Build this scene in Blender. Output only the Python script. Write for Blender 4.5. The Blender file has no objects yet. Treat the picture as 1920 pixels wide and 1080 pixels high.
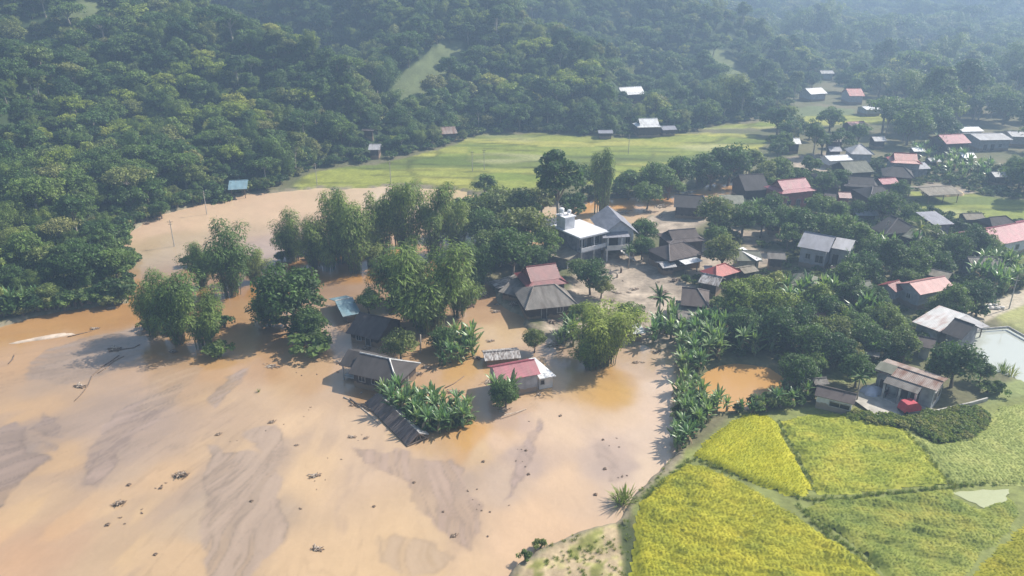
import bpy, math, random
import numpy as np
from mathutils import Vector, Matrix
random.seed(7)
R = math.radians
scene = bpy.context.scene
COL = scene.collection

# ------------------------------------------------------------------ camera, sky, sun, exposure
CAM_H, PITCH, FPX = 54.0, R(22.9), 1420.0
cam_d = bpy.data.cameras.new("camera"); cam = bpy.data.objects.new("camera", cam_d); COL.objects.link(cam)
cam.location = (0, 0, CAM_H); cam.rotation_euler = (math.pi/2 - PITCH, 0, 0)
cam_d.sensor_width = 36.0; cam_d.lens = FPX/1920*36.0; cam_d.clip_start = 0.5; cam_d.clip_end = 4000
scene.camera = cam
SUN_EL, SUN_AZ = R(43), R(28)          # azimuth counted from +X towards +Y
world = bpy.data.worlds.new("World"); scene.world = world; world.use_nodes = True
nt = world.node_tree; bg = nt.nodes["Background"]
sky = nt.nodes.new("ShaderNodeTexSky"); sky.sky_type = 'NISHITA'; sky.sun_disc = False
sky.sun_elevation = SUN_EL; sky.sun_rotation = math.pi/2 - SUN_AZ
sky.air_density = 1.2; sky.dust_density = 2.0
nt.links.new(sky.outputs[0], bg.inputs[0]); bg.inputs[1].default_value = 0.085
sd = bpy.data.lights.new("sun", 'SUN'); sd.energy = 5.0; sd.angle = R(0.5); sd.color = (1.0, 0.94, 0.84)
sun = bpy.data.objects.new("sun", sd); COL.objects.link(sun)
sdir = Vector((math.cos(SUN_EL)*math.cos(SUN_AZ), math.cos(SUN_EL)*math.sin(SUN_AZ), math.sin(SUN_EL)))
sun.rotation_euler = sdir.to_track_quat('Z', 'Y').to_euler(); sun.location = sdir*300
scene.view_settings.view_transform = 'Standard'; scene.view_settings.look = 'None'
scene.view_settings.exposure = 0.77; scene.view_settings.gamma = 1.0
scene.render.engine = 'CYCLES'
cy = scene.cycles
cy.max_bounces = 6; cy.diffuse_bounces = 3; cy.glossy_bounces = 2; cy.transmission_bounces = 3
cy.volume_bounces = 0; cy.transparent_max_bounces = 4
cy.use_denoising = True
try: cy.denoiser = 'OPENIMAGEDENOISE'
except Exception: pass

# ------------------------------------------------------------------ geometry of the view: pixel of the photograph -> place on the terrain
def ray(px, py):
    u = (px-960)/FPX; v = (py-540)/FPX
    return u, math.cos(PITCH) - v*math.sin(PITCH), -math.sin(PITCH) - v*math.cos(PITCH)
def G(px, py, z=0.0):
    dx, dy, dz = ray(px, py)
    t = (z-CAM_H)/dz
    return Vector((dx*t, dy*t, z))
def at_y(px, py, Y):
    dx, dy, dz = ray(px, py); t = Y/dy
    return (dx*t, Y, CAM_H + dz*t)
def proj(p):
    x, y, z = p[0], p[1], p[2]-CAM_H
    zc = y*math.cos(PITCH) - z*math.sin(PITCH)
    yc = y*math.sin(PITCH) + z*math.cos(PITCH)
    return 960 + FPX*x/zc, 540 - FPX*yc/zc
def scale_at(py): return math.cos(PITCH)*(py+60)/CAM_H        # pixels per metre on the valley floor
def poly(pts, z=0.0): return np.array([G(a, b, z)[:2] for a, b in pts])

def lin(c):
    return tuple((x/255/12.92 if x/255 <= 0.04045 else ((x/255+0.055)/1.055)**2.4) for x in c)

# ------------------------------------------------------------------ numpy noise and polygon helpers
def _hash(ix, iy, seed):
    h = (ix.astype(np.int64)*374761393 + iy.astype(np.int64)*668265263 + seed*974634777) & 0xffffffff
    h = ((h ^ (h >> 13))*1274126177) & 0xffffffff
    return ((h ^ (h >> 16)) & 0xffff)/65535.0
def vnoise(x, y, seed=0):
    x = np.asarray(x, float); y = np.asarray(y, float)
    ix = np.floor(x); iy = np.floor(y); fx = x-ix; fy = y-iy
    fx = fx*fx*fx*(fx*(fx*6-15)+10); fy = fy*fy*fy*(fy*(fy*6-15)+10)
    a = _hash(ix, iy, seed); b = _hash(ix+1, iy, seed); c = _hash(ix, iy+1, seed); d = _hash(ix+1, iy+1, seed)
    return (a+(b-a)*fx) + ((c+(d-c)*fx) - (a+(b-a)*fx))*fy
def fbm(x, y, seed=0, o=4):
    s = 0; a = 1; t = 0
    for k in range(o):
        s = s + a*vnoise(x*2**k+17.3*k, y*2**k-9.1*k, seed+k); t += a; a *= 0.5
    return s/t                      # 0..1
def inside(P, x, y):
    r = np.zeros(np.shape(x), bool); n = len(P)
    for i in range(n):
        x0, y0 = P[i]; x1, y1 = P[(i+1) % n]
        if y0 == y1: continue
        c = ((y0 > y) != (y1 > y)) & (x < (x1-x0)*(y-y0)/(y1-y0)+x0)
        r ^= c
    return r
def edge_dist(P, x, y, closed=True):
    d = np.full(np.shape(x), 1e9); n = len(P)
    for i in range(n if closed else n-1):
        x0, y0 = P[i]; x1, y1 = P[(i+1) % n]
        dx, dy = x1-x0, y1-y0; L = dx*dx+dy*dy+1e-9
        t = np.clip(((x-x0)*dx+(y-y0)*dy)/L, 0, 1)
        d = np.minimum(d, (x-x0-t*dx)**2+(y-y0-t*dy)**2)
    return np.sqrt(d)
def sdf(P, x, y):                    # positive inside
    d = edge_dist(P, x, y); return np.where(inside(P, x, y), d, -d)
def sstep(a, b, x):
    t = np.clip((x-a)/(b-a), 0, 1); return t*t*(3-2*t)

# ------------------------------------------------------------------ object helpers
def tag(o, label=None, cat=None, group=None, kind=None):
    if label: o["label"] = label
    if cat: o["category"] = cat
    if group: o["group"] = group
    if kind: o["kind"] = kind
    return o
def empty(name, loc, rz=0.0):
    o = bpy.data.objects.new(name, None); COL.objects.link(o)
    o.location = loc; o.rotation_euler = (0, 0, rz); o.empty_display_size = 0.3
    return o
def link_mesh(name, me, parent=None):
    o = bpy.data.objects.new(name, me); COL.objects.link(o)
    if parent: o.parent = parent
    return o
def copy_tree(o, loc, rz, sc, parent=None):
    c = o.copy(); COL.objects.link(c)
    if parent is None:
        c.location = loc; c.rotation_euler = (0, 0, rz); c.scale = sc
    else: c.parent = parent
    for ch in o.children: copy_tree(ch, None, None, None, c)
    return c
class MB:
    """collects faces and links them as one mesh"""
    def __init__(s): s.v = []; s.f = []; s.m = []
    def face(s, pts, mi=0):
        i = len(s.v); s.v += [tuple(p) for p in pts]; s.f.append(tuple(range(i, i+len(pts)))); s.m.append(mi)
    def box(s, c, d, rz=0.0, mi=0, tilt=None):
        i = len(s.v); M = Matrix.Rotation(rz, 3, 'Z')
        if tilt: M = M @ Matrix.Rotation(tilt, 3, 'X')
        for z in (-.5, .5):
            for a, b in ((-.5, -.5), (.5, -.5), (.5, .5), (-.5, .5)):
                p = M @ Vector((a*d[0], b*d[1], z*d[2])); s.v.append((c[0]+p.x, c[1]+p.y, c[2]+p.z))
        for q in ((3, 2, 1, 0), (4, 5, 6, 7), (0, 1, 5, 4), (1, 2, 6, 5), (2, 3, 7, 6), (3, 0, 4, 7)):
            s.f.append(tuple(i+k for k in q)); s.m.append(mi)
    def tube(s, pts, rads, n=6, mi=0, cap=True):
        i = len(s.v); pts = [Vector(p) for p in pts]
        for k, p in enumerate(pts):
            t = (pts[min(k+1, len(pts)-1)] - pts[max(k-1, 0)]).normalized()
            a = t.cross(Vector((0, 0, 1)) if abs(t.z) < .9 else Vector((1, 0, 0))).normalized(); b = t.cross(a)
            for j in range(n):
                w = 2*math.pi*j/n; q = p + (a*math.cos(w)+b*math.sin(w))*rads[k]; s.v.append(tuple(q))
        for k in range(len(pts)-1):
            for j in range(n):
                j2 = (j+1) % n
                s.f.append((i+k*n+j, i+k*n+j2, i+(k+1)*n+j2, i+(k+1)*n+j)); s.m.append(mi)
        if cap:
            s.f.append(tuple(i+(len(pts)-1)*n+j for j in range(n))); s.m.append(mi)
            s.f.append(tuple(i+j for j in reversed(range(n)))); s.m.append(mi)
    def mesh(s, name, mats, smooth=False):
        me = bpy.data.meshes.new(name); me.from_pydata(s.v, [], s.f)
        for m in (mats if isinstance(mats, (list, tuple)) else [mats]): me.materials.append(m)
        me.polygons.foreach_set("material_index", s.m)
        if smooth: me.polygons.foreach_set("use_smooth", [True]*len(s.f))
        me.update(); return me
    def build(s, name, mats, parent=None, smooth=False):
        return link_mesh(name, s.mesh(name, mats, smooth), parent)
def np_mesh(name, V, Q, mats, smooth=False, mi=None):
    me = bpy.data.meshes.new(name); V = np.asarray(V, np.float32); Q = np.asarray(Q, np.int32)
    me.vertices.add(len(V)); me.vertices.foreach_set("co", V.ravel())
    k = Q.shape[1]; n = len(Q)
    me.loops.add(n*k); me.loops.foreach_set("vertex_index", Q.ravel())
    me.polygons.add(n); me.polygons.foreach_set("loop_start", np.arange(0, n*k, k, dtype=np.int32))
    if smooth: me.polygons.foreach_set("use_smooth", np.ones(n, bool))
    for m in (mats if isinstance(mats, (list, tuple)) else [mats]): me.materials.append(m)
    if mi is not None: me.polygons.foreach_set("material_index", np.asarray(mi, np.int32))
    me.update(calc_edges=True); me.validate(); return me
def set_color(me, name, C):
    a = me.attributes.new(name, 'FLOAT_COLOR', 'POINT')
    C4 = np.ones((len(C), 4), np.float32); C4[:, :3] = C; a.data.foreach_set("color", C4.ravel())
def grid_quads(nr, nc):
    i = np.arange(nr*nc).reshape(nr, nc)
    return np.stack([i[:-1, :-1], i[:-1, 1:], i[1:, 1:], i[1:, :-1]], -1).reshape(-1, 4)

# ------------------------------------------------------------------ materials
class NT:
    def __init__(s, m): s.t = m.node_tree; s.n = s.t.nodes
    def add(s, typ, **kw):
        nd = s.n.new(typ)
        for k, v in kw.items():
            if k.startswith("i_"): nd.inputs[k[2:].replace("_", " ")].default_value = v
            else: setattr(nd, k, v)
        return nd
    def link(s, a, b): s.t.links.new(a, b)
def new_mat(name):
    m = bpy.data.materials.new(name); m.use_nodes = True
    return m, NT(m), m.node_tree.nodes["Principled BSDF"]
def rgba(c): return (c[0], c[1], c[2], 1.0)
def mul(c, k): return tuple(x*k for x in c)
def noise_mix(T, c1, c2, scale, detail=4.0, lo=.35, hi=.65, coord='Object', stretch=None):
    tc = T.add("ShaderNodeTexCoord"); src = tc.outputs[coord]
    if stretch:
        mp = T.add("ShaderNodeMapping"); mp.inputs['Scale'].default_value = stretch; T.link(src, mp.inputs[0]); src = mp.outputs[0]
    nz = T.add("ShaderNodeTexNoise"); nz.inputs['Scale'].default_value = scale; nz.inputs['Detail'].default_value = detail
    T.link(src, nz.inputs['Vector'])
    rp = T.add("ShaderNodeValToRGB"); rp.color_ramp.elements[0].position = lo; rp.color_ramp.elements[1].position = hi
    rp.color_ramp.elements[0].color = rgba(c1) if not hasattr(c1, 'links') else (0, 0, 0, 1)
    rp.color_ramp.elements[1].color = rgba(c2)
    T.link(nz.outputs[0], rp.inputs[0]); return rp.outputs[0], nz.outputs[0]
def M_plain(name, c, rough=.7, var=.25, scale=1.5, metallic=0.0):
    m, T, b = new_mat(name)
    col, _ = noise_mix(T, mul(c, 1-var), mul(c, 1+var), scale)
    T.link(col, b.inputs['Base Color']); b.inputs['Roughness'].default_value = rough; b.inputs['Metallic'].default_value = metallic
    return m
def M_roof(name, c, stain=None, amount=.5, rough=.6, rib=5.0, depth=.6, sscale=.5):
    """sheet or tile roof: ribs down the slope, stains with shapes of their own"""
    m, T, b = new_mat(name)
    base, _ = noise_mix(T, mul(c, .8), mul(c, 1.15), 1.1, stretch=(1, .35, 1))
    st = stain if stain else mul(c, .55)
    tc = T.add("ShaderNodeTexCoord")
    nz = T.add("ShaderNodeTexNoise"); nz.inputs['Scale'].default_value = sscale; nz.inputs['Detail'].default_value = 6
    mp = T.add("ShaderNodeMapping"); mp.inputs['Scale'].default_value = (2.2, .7, 1); T.link(tc.outputs['Object'], mp.inputs[0]); T.link(mp.outputs[0], nz.inputs[0])
    rp = T.add("ShaderNodeValToRGB"); rp.color_ramp.elements[0].position = .62-amount*.3; rp.color_ramp.elements[1].position = .72-amount*.12
    T.link(nz.outputs[0], rp.inputs[0])
    mx = T.add("ShaderNodeMix", data_type='RGBA'); T.link(rp.outputs[0], mx.inputs[0]); T.link(base, mx.inputs[6]); mx.inputs[7].default_value = rgba(st)
    wv = T.add("ShaderNodeTexWave"); wv.inputs['Scale'].default_value = rib*.5; wv.bands_direction = 'X'; T.link(tc.outputs['Object'], wv.inputs[0])
    rib_c = T.add("ShaderNodeMix", data_type='RGBA', blend_type='MULTIPLY'); rib_c.inputs[0].default_value = .22
    T.link(mx.outputs[2], rib_c.inputs[6]); T.link(wv.outputs[0], rib_c.inputs[7])
    T.link(rib_c.outputs[2], b.inputs['Base Color'])
    bp = T.add("ShaderNodeBump"); bp.inputs['Strength'].default_value = depth; bp.inputs['Distance'].default_value = .05
    T.link(wv.outputs[0], bp.inputs['Height']); T.link(bp.outputs[0], b.inputs['Normal'])
    b.inputs['Roughness'].default_value = rough
    return m
def M_leaf(name, c1, c2, c3=None, trans=.3, rough=.55, pos=False, spec=.25):
    """foliage: every plant its own tint, leaves vary inside the plant; light passes through the leaves"""
    m, T, b = new_mat(name)
    oi = T.add("ShaderNodeObjectInfo")
    rp = T.add("ShaderNodeValToRGB"); e = rp.color_ramp.elements; e[0].color = rgba(c1); e[1].color = rgba(c2); e[0].position = .1; e[1].position = .75
    if c3: x = e.new(.97); x.color = rgba(c3)
    geo = T.add("ShaderNodeNewGeometry")
    if pos:
        nz0 = T.add("ShaderNodeTexNoise"); nz0.inputs['Scale'].default_value = .12; nz0.inputs['Detail'].default_value = 3; T.link(geo.outputs['Position'], nz0.inputs[0])
        T.link(nz0.outputs[0], rp.inputs[0])
    else: T.link(oi.outputs['Random'], rp.inputs[0])
    rnd = T.add("ShaderNodeMapRange"); rnd.inputs['To Min'].default_value = .6; rnd.inputs['To Max'].default_value = 1.45
    T.link(geo.outputs['Random Per Island'], rnd.inputs[0])
    tc = T.add("ShaderNodeTexCoord"); cn = T.add("ShaderNodeTexNoise"); cn.inputs['Scale'].default_value = .75; cn.inputs['Detail'].default_value = 3; T.link(tc.outputs['Object'], cn.inputs[0])
    cr = T.add("ShaderNodeMapRange"); cr.inputs['From Min'].default_value = .33; cr.inputs['From Max'].default_value = .67; cr.inputs['To Min'].default_value = .55; cr.inputs['To Max'].default_value = 1.5; T.link(cn.outputs[0], cr.inputs[0])
    mm = T.add("ShaderNodeMath", operation='MULTIPLY'); T.link(rnd.outputs[0], mm.inputs[0]); T.link(cr.outputs[0], mm.inputs[1])      # noise puts light and dark clumps into the leaf colour
    vm = T.add("ShaderNodeVectorMath", operation='SCALE'); T.link(rp.outputs[0], vm.inputs[0]); T.link(mm.outputs[0], vm.inputs['Scale'])
    T.link(vm.outputs[0], b.inputs['Base Color']); b.inputs['Roughness'].default_value = rough
    b.inputs['Specular IOR Level'].default_value = spec
    tr = T.add("ShaderNodeBsdfTranslucent"); vm2 = T.add("ShaderNodeVectorMath", operation='MULTIPLY'); T.link(vm.outputs[0], vm2.inputs[0]); vm2.inputs[1].default_value = (1.5, 1.6, .8)
    T.link(vm2.outputs[0], tr.inputs[0])
    mx = T.add("ShaderNodeMixShader"); mx.inputs[0].default_value = trans
    T.link(b.outputs[0], mx.inputs[1]); T.link(tr.outputs[0], mx.inputs[2])
    T.link(mx.outputs[0], T.n["Material Output"].inputs[0])
    return m
def M_attr(name, attr, rough=.9, fine=1.2, fvar=.25, bump=.3, bdist=.1, spec=.2, nscale2=None, aniso=None):
    """ground: colour per place from the mesh, finer mottling and relief from noise"""
    m, T, b = new_mat(name)
    at = T.add("ShaderNodeAttribute", attribute_name=attr); geo = T.add("ShaderNodeNewGeometry")
    nz = T.add("ShaderNodeTexNoise"); nz.inputs['Scale'].default_value = fine; nz.inputs['Detail'].default_value = 6; nz.inputs['Roughness'].default_value = .62
    T.link(geo.outputs['Position'], nz.inputs[0])
    mr = T.add("ShaderNodeMapRange"); mr.inputs['From Min'].default_value = .25; mr.inputs['From Max'].default_value = .75
    mr.inputs['To Min'].default_value = 1-fvar; mr.inputs['To Max'].default_value = 1+fvar; T.link(nz.outputs[0], mr.inputs[0])
    vm = T.add("ShaderNodeVectorMath", operation='SCALE'); T.link(at.outputs[0], vm.inputs[0]); T.link(mr.outputs[0], vm.inputs['Scale'])
    T.link(vm.outputs[0], b.inputs['Base Color'])
    bp = T.add("ShaderNodeBump"); bp.inputs['Strength'].default_value = bump; bp.inputs['Distance'].default_value = bdist
    T.link(nz.outputs[0], bp.inputs['Height']); T.link(bp.outputs[0], b.inputs['Normal'])
    b.inputs['Roughness'].default_value = rough; b.inputs['Specular IOR Level'].default_value = spec
    return m
# ------------------------------------------------------------------ terrain
HILL = [(-150,450,150),(-150,330,178),(-150,200,228),(-150,100,265),(-150,0,305),(-150,-120,380),(-700,330,180),(-700,100,265),(-700,-80,340),
 (100,400,160),(100,330,180),(100,200,225),(100,100,262),(100,0,303),(100,-120,360),(300,330,190),(300,250,215),(300,150,250),(300,50,278),(300,10,300),
 (430,200,240),(450,110,268),(450,75,288),(450,330,195),(450,260,220),(560,140,282),(560,200,255),(560,300,212),(640,180,277),(640,240,250),(760,240,258),
 (500,45,350),(560,70,345),(560,20,375),(620,110,335),(650,60,355),(700,150,300),(700,60,350),(700,0,390),(560,-60,450),(300,-100,430),
 (800,200,280),(800,115,325),(850,75,340),(900,30,372),(930,150,310),(930,80,345),(985,105,330),(1050,155,315),(1130,205,303),(1000,200,290),(1200,215,300),
 (1050,60,420),(1100,110,390),(1200,55,430),(1200,125,385),(1300,35,450),(1300,105,400),(1350,65,430),(1400,85,425),(1450,125,400),(1480,155,380),
 (1000,0,440),(1000,-60,520),(1250,0,480),(1250,-60,560),(1400,180,350),(700,-80,520),
 (1600,95,600),(1700,62,680),(1600,30,740),(1800,30,740),(1500,40,720),(1900,62,680),(1500,0,800),(1800,0,820),(2100,0,760),(2100,60,660),
 (1500,-150,1000),(1000,-150,900),(1900,-150,1000),(2300,-100,900),(400,-200,800),(-300,-250,700)]
ctrl = [at_y(*h) for h in HILL]
FOOT = [(-1500,640),(-300,632),(0,604),(120,584),(240,566),(242,500),(228,430),(300,396),(430,368),(520,355),(545,343),(600,320),(700,312),(745,300),(862,272),(872,258),
        (1000,250),(1150,262),(1300,255),(1322,240),(1430,226),(1500,188),(1560,152),(1600,118),(1700,102),(2000,101),(2900,101)]
FOOTW = np.array([G(a, b)[:2] for a, b in FOOT])
HP = np.vstack([FOOTW, [[3500, 1500], [-3500, 1500], [-3500, 60]]])          # hill side of the foot line
for a, b in [(-300,900),(300,900),(900,900),(1500,900),(2200,900),(200,640),(800,640),(1400,640),(2000,640),(2700,500),(1700,450),(1300,400),(2200,330),(1800,300),(1500,280),(1200,300),(900,320),(700,340),(1650,200),(1900,200),(2300,180),(1750,140),(2000,130)]+FOOT[1:-1]:
    g = G(a, b); ctrl.append((g.x, g.y, 0.0))
for px, Y, z in [(705,258,2),(670,272,3),(630,292,5),(590,314,8),(540,338,14),(480,362,22),(1130,326,1),(1090,350,4),(1045,375,8),(990,402,14),(920,425,22),(1480,430,1),(1400,480,4),(1300,545,10),(1180,600,18),(800,262,2)]:
    ctrl.append(((px-960)/FPX*Y/.93, Y, max(z-4, 0)))                     # gullies between the spurs
for px, py, Y in [(340,-14,305),(450,38,288),(520,78,276),(580,118,264),(640,165,252),(860,52,345),(930,45,350),(985,80,336),(1045,125,322),(1110,165,310)]:
    c_ = at_y(px, py+22, Y); ctrl.append((c_[0], c_[1], c_[2]+13))  # crests of the spurs
ctrl = np.array(ctrl)
def _rbf_fit(P):
    D = np.sqrt(((P[:, None, :2]-P[None, :, :2])**2).sum(-1)); n = len(P)
    A = np.zeros((n+3, n+3)); A[:n, :n] = D + np.eye(n)*(-2.0); A[:n, n] = 1; A[:n, n+1:] = P[:, :2]/100
    A[n:, :n] = A[:n, n:].T
    return np.linalg.solve(A, np.concatenate([P[:, 2], np.zeros(3)]))
RW = _rbf_fit(ctrl)
def rbf(x, y):
    s = RW[-3] + RW[-2]*x/100 + RW[-1]*y/100
    for k in range(len(ctrl)):
        s = s + RW[k]*np.sqrt((x-ctrl[k, 0])**2+(y-ctrl[k, 1])**2)
    return s
WATER = [(-1200,1500),(-1200,660),(-300,632),(0,604),(60,592),(150,582),(245,568),(232,520),(228,440),(262,412),(320,396),(430,371),(530,360),(640,353),(720,350),(800,356),(890,366),(1000,378),(1090,382),
         (1130,372),(1230,364),(1330,352),(1388,338),(1392,350),(1330,384),(1250,398),(1170,420),(1060,436),(960,480),(905,510),(935,545),(960,592),(1000,622),(1060,652),(1180,645),(1262,662),(1276,705),(1278,800),
         (1264,840),(1242,886),(1203,926),(1168,952),(1132,985),(1062,1012),(1003,1036),(976,1062),(962,1100),(900,1500)]
WATERW = poly(WATER)
POND_O = [(1312,735),(1316,706),(1345,690),(1380,684),(1440,692),(1468,712),(1455,742),(1420,765),(1350,772),(1322,760)]
POND_W = [(1803,648),(1812,634),(1835,622),(1888,618),(1960,660),(2040,720),(1935,722),(1890,705),(1852,690)]
PONDO = poly(POND_O); PONDW = poly(POND_W)
MUD = [poly(p) for p in ([(1010,640),(1040,560),(1085,505),(1120,480),(1185,478),(1240,492),(1232,520),(1295,545),(1280,600),(1255,660),(1180,650),(1060,655)],
       [(1090,402),(1200,395),(1300,388),(1330,420),(1250,440),(1190,440),(1120,425)], [(1375,432),(1460,428),(1475,452),(1400,468)],
       [(1480,300),(1540,292),(1625,297),(1600,315),(1500,330)], [(1725,352),(1760,345),(1815,365),(1790,378)], [(1290,470),(1340,460),(1480,480),(1440,500),(1300,520)])]
FIELD = [poly(p) for p in ([(545,345),(600,322),(700,313),(750,300),(862,274),(900,256),(1000,253),(1150,262),(1300,254),(1425,254),(1440,275),(1380,300),(1250,335),(1120,350),(900,362),(760,358),(700,352),(560,356)],
       [(1290,245),(1430,232),(1520,218),(1690,216),(1690,232),(1560,238),(1440,244)], [(1700,362),(1800,366),(1960,384),(2060,410),(1980,432),(1850,420),(1740,398)],
       [(1868,488),(1990,468),(2060,480),(1990,505),(1900,506)], [(1860,590),(1925,572),(2100,580),(2100,640),(1930,640),(1890,622)])]
GRASS = [poly(p) for p in ([(1560,690),(1640,688),(1650,715),(1590,722),(1545,705)], [(1835,720),(1900,712),(2100,760),(2100,800),(1845,772)])]
RICELAND = poly([(1000,1040),(1130,985),(1200,935),(1262,850),(1300,845),(1380,778),(1560,760),(1700,790),(1960,740),(2300,800),(2300,1500),(900,1500)])
STRIP = poly([(985,1055),(1060,1016),(1135,985),(1180,955),(1195,1000),(1200,1100),(1190,1400),(880,1400),(960,1100)])
DITCH = np.array([G(a, b)[:2] for a, b in [(1160,950),(1172,985),(1182,1040),(1186,1100),(1186,1300)]])
def warp(x, y):
    return x + 3.2*(fbm(x*.13, y*.13, 3, 3)-.5)*2, y + 3.2*(fbm(x*.13+40, y*.13, 9, 3)-.5)*2
def terrain(x, y):
    x = np.asarray(x, float); y = np.asarray(y, float)
    hd = sdf(HP, x, y)
    h = np.maximum(rbf(x, y), 0)
    h = h + np.clip(hd/25, 0, 1)*(2.6*(fbm(x*.035, y*.035, 21, 4)-.5)*2+1.0) + np.clip((hd-8)/55, 0, 1)*16*(np.abs(fbm(x*.012+.2*fbm(x*.02, y*.02, 8, 2), y*.008, 23, 3)-.5)*-4+.55)
    hill = np.maximum(h, 0.8)*sstep(0, 14, hd)
    z = 0.55 + .5*(fbm(x*.08, y*.08, 5, 3)-.5) + hill
    wx, wy = warp(x, y)
    w = sdf(WATERW, wx, wy); z = z + (-.9 - z)*sstep(-.8, 1.0, w)
    for P in (PONDO, PONDW): z = z + (-.9-z)*sstep(-.9, .9, sdf(P, x+.5*(vnoise(x*.6, y*.6, 4)-.5), y))
    z = z + (.22-z)*sstep(-.5, 2.5, np.max([sdf(P, wx, wy) for P in MUD], 0))*(w < -.8)
    z = z - .30*sstep(1.5, .4, edge_dist(DITCH, x, y, False))*(w < -1)
    return z
def ht(x, y): return float(terrain(np.array([x]), np.array([y]))[0])
def on_ground(px, py):
    """where the line of sight through a pixel of the photograph meets the terrain"""
    dx, dy, dz = ray(px, py)
    Y = np.arange(45, 900, 1.0); z = terrain(dx/dy*Y, Y); zr = CAM_H + dz/dy*Y
    i = np.argmax(zr <= z); 
    if zr[i] > z[i]: return G(px, py)
    return Vector((dx/dy*Y[i], Y[i], z[i]))

rows, cols = 440, 520
Yr = 28*(1020/28)**(np.arange(rows)/(rows-1)); sx = np.linspace(-1, 1, cols)
GX = sx[None, :]*(.95*Yr[:, None]+35); GY = np.repeat(Yr[:, None], cols, 1)
gx, gy = GX.ravel(), GY.ravel(); gz = terrain(gx, gy)
hd = sdf(HP, gx, gy); wx, wy = warp(gx, gy)
n1 = fbm(gx*.09, gy*.09, 31, 4)[:, None]; n2 = fbm(gx*.5, gy*.5, 41, 3)[:, None]
def blend(C, c, m): return C + (np.asarray(c)-C)*m[:, None]
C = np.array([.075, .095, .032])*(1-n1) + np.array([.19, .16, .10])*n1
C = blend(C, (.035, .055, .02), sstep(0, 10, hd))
C = blend(C, np.array([.20, .23, .085])*(.75+.5*n2), sstep(-.5, 1, np.max([sdf(P, wx, wy) for P in GRASS], 0)))
mud_m = sstep(-1.5, 1, np.max([sdf(P, wx, wy) for P in MUD], 0))*(hd < 0)
C = blend(C, np.array([.38, .31, .24])*(.42+.95*n2)*(.8+.4*n1), mud_m)
# valley fields: small plots with their own tint and dark bunds
fm = sstep(-1, .5, np.max([sdf(P, wx, wy) for P in FIELD], 0))
cxr = gx/40+2.6*fbm(gx*.03, gy*.03, 77, 2); cyr = (gy+.12*gx)/8+1.8*fbm(gx*.02, gy*.04, 78, 2); cxp = np.floor(cxr); cyp = np.floor(cyr)
bund = np.minimum(np.minimum(cxr-cxp, 1-cxr+cxp)*26, np.minimum(cyr-cyp, 1-cyr+cyp)*8)
pv = _hash(cxp, cyp, 11)[:, None]
FC = np.array([.155, .205, .05])*(1-pv)+np.array([.31, .31, .105])*pv
FC = FC*(.75+.5*n2)
dk = sstep(.54, .66, fbm(gx*.018, gy*.11, 58, 4))[:, None]; FC = FC+(np.array([.085, .125, .04])-FC)*dk*.75
FC = FC*np.array([1.04, 1.0, .66])*(1-.45*sstep(1.6, .4, bund)*sstep(.35, .55, fbm(gx*.06, gy*.06, 88, 2)))[:, None]
pale = sstep(.55, .75, fbm(gx*.03, gy*.07, 55, 3))[:, None]; FC = FC+(np.array([.36, .35, .17])-FC)*pale*.6
C = C + (FC-C)*fm[:, None]
C = blend(C, np.array([.19, .21, .065])*(.7+.6*n2), sstep(-.5, 1, sdf(RICELAND, gx, gy)))
stn = fbm(gx*.8, gy*.8, 91, 4)[:, None]
SC = np.array([.36, .28, .175])*(1-sstep(.46, .64, stn)) + np.array([.20, .20, .06])*sstep(.44, .58, stn)
SC = SC*(.55+.9*fbm(gx*1.1+3*n1[:, 0], gy*.5, 95, 4))[:, None]
C = C + (SC-C)*sstep(-.3, .6, sdf(STRIP, gx, gy))[:, None]
C = blend(C, (.06, .075, .03), sstep(1.3, .5, edge_dist(DITCH, gx, gy, False)))
C = blend(C, (.26, .22, .15), (sstep(-1.6, -.6, sdf(WATERW, wx, wy))*(hd < 0)))
road = np.array([G(a, b)[:2] for a, b in [(1800,615),(1850,590),(1920,562),(2100,500)]])
C = blend(C, np.array([.45, .39, .30]), sstep(2.2, 1.4, edge_dist(road, gx, gy, False)))
clear = [poly_ for poly_ in ([(712,190),(738,150),(795,105),(838,70),(868,76),(872,120),(825,172),(780,210)], [(1326,92),(1364,96),(1400,138),(1424,165),(1395,195),(1345,165)], [(1478,208),(1520,198),(1600,205),(1600,215),(1490,220)], [(125,6),(178,0),(198,22),(160,50),(120,40)])]
zc_ = GY*math.cos(PITCH)-(gz.reshape(GY.shape)-CAM_H)*math.sin(PITCH); PX = (960+FPX*GX/zc_).ravel()
PY = (540-FPX*(GY*math.sin(PITCH)+(gz.reshape(GY.shape)-CAM_H)*math.cos(PITCH))/zc_).ravel()
def depth_ok(i, y): return (y < 470) & (y > 180)
cl = np.zeros(len(gx), bool)
for i, p in enumerate(clear): cl |= inside(np.array(p, float), PX, PY) & depth_ok(i, gy)
C = C + (np.array([.13, .155, .065])*(.7+.6*n2)-C)*cl[:, None]
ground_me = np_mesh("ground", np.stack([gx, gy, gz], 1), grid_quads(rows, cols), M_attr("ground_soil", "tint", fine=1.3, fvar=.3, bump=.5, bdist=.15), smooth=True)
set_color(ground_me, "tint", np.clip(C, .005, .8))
tag(link_mesh("ground", ground_me), kind="structure")

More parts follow.
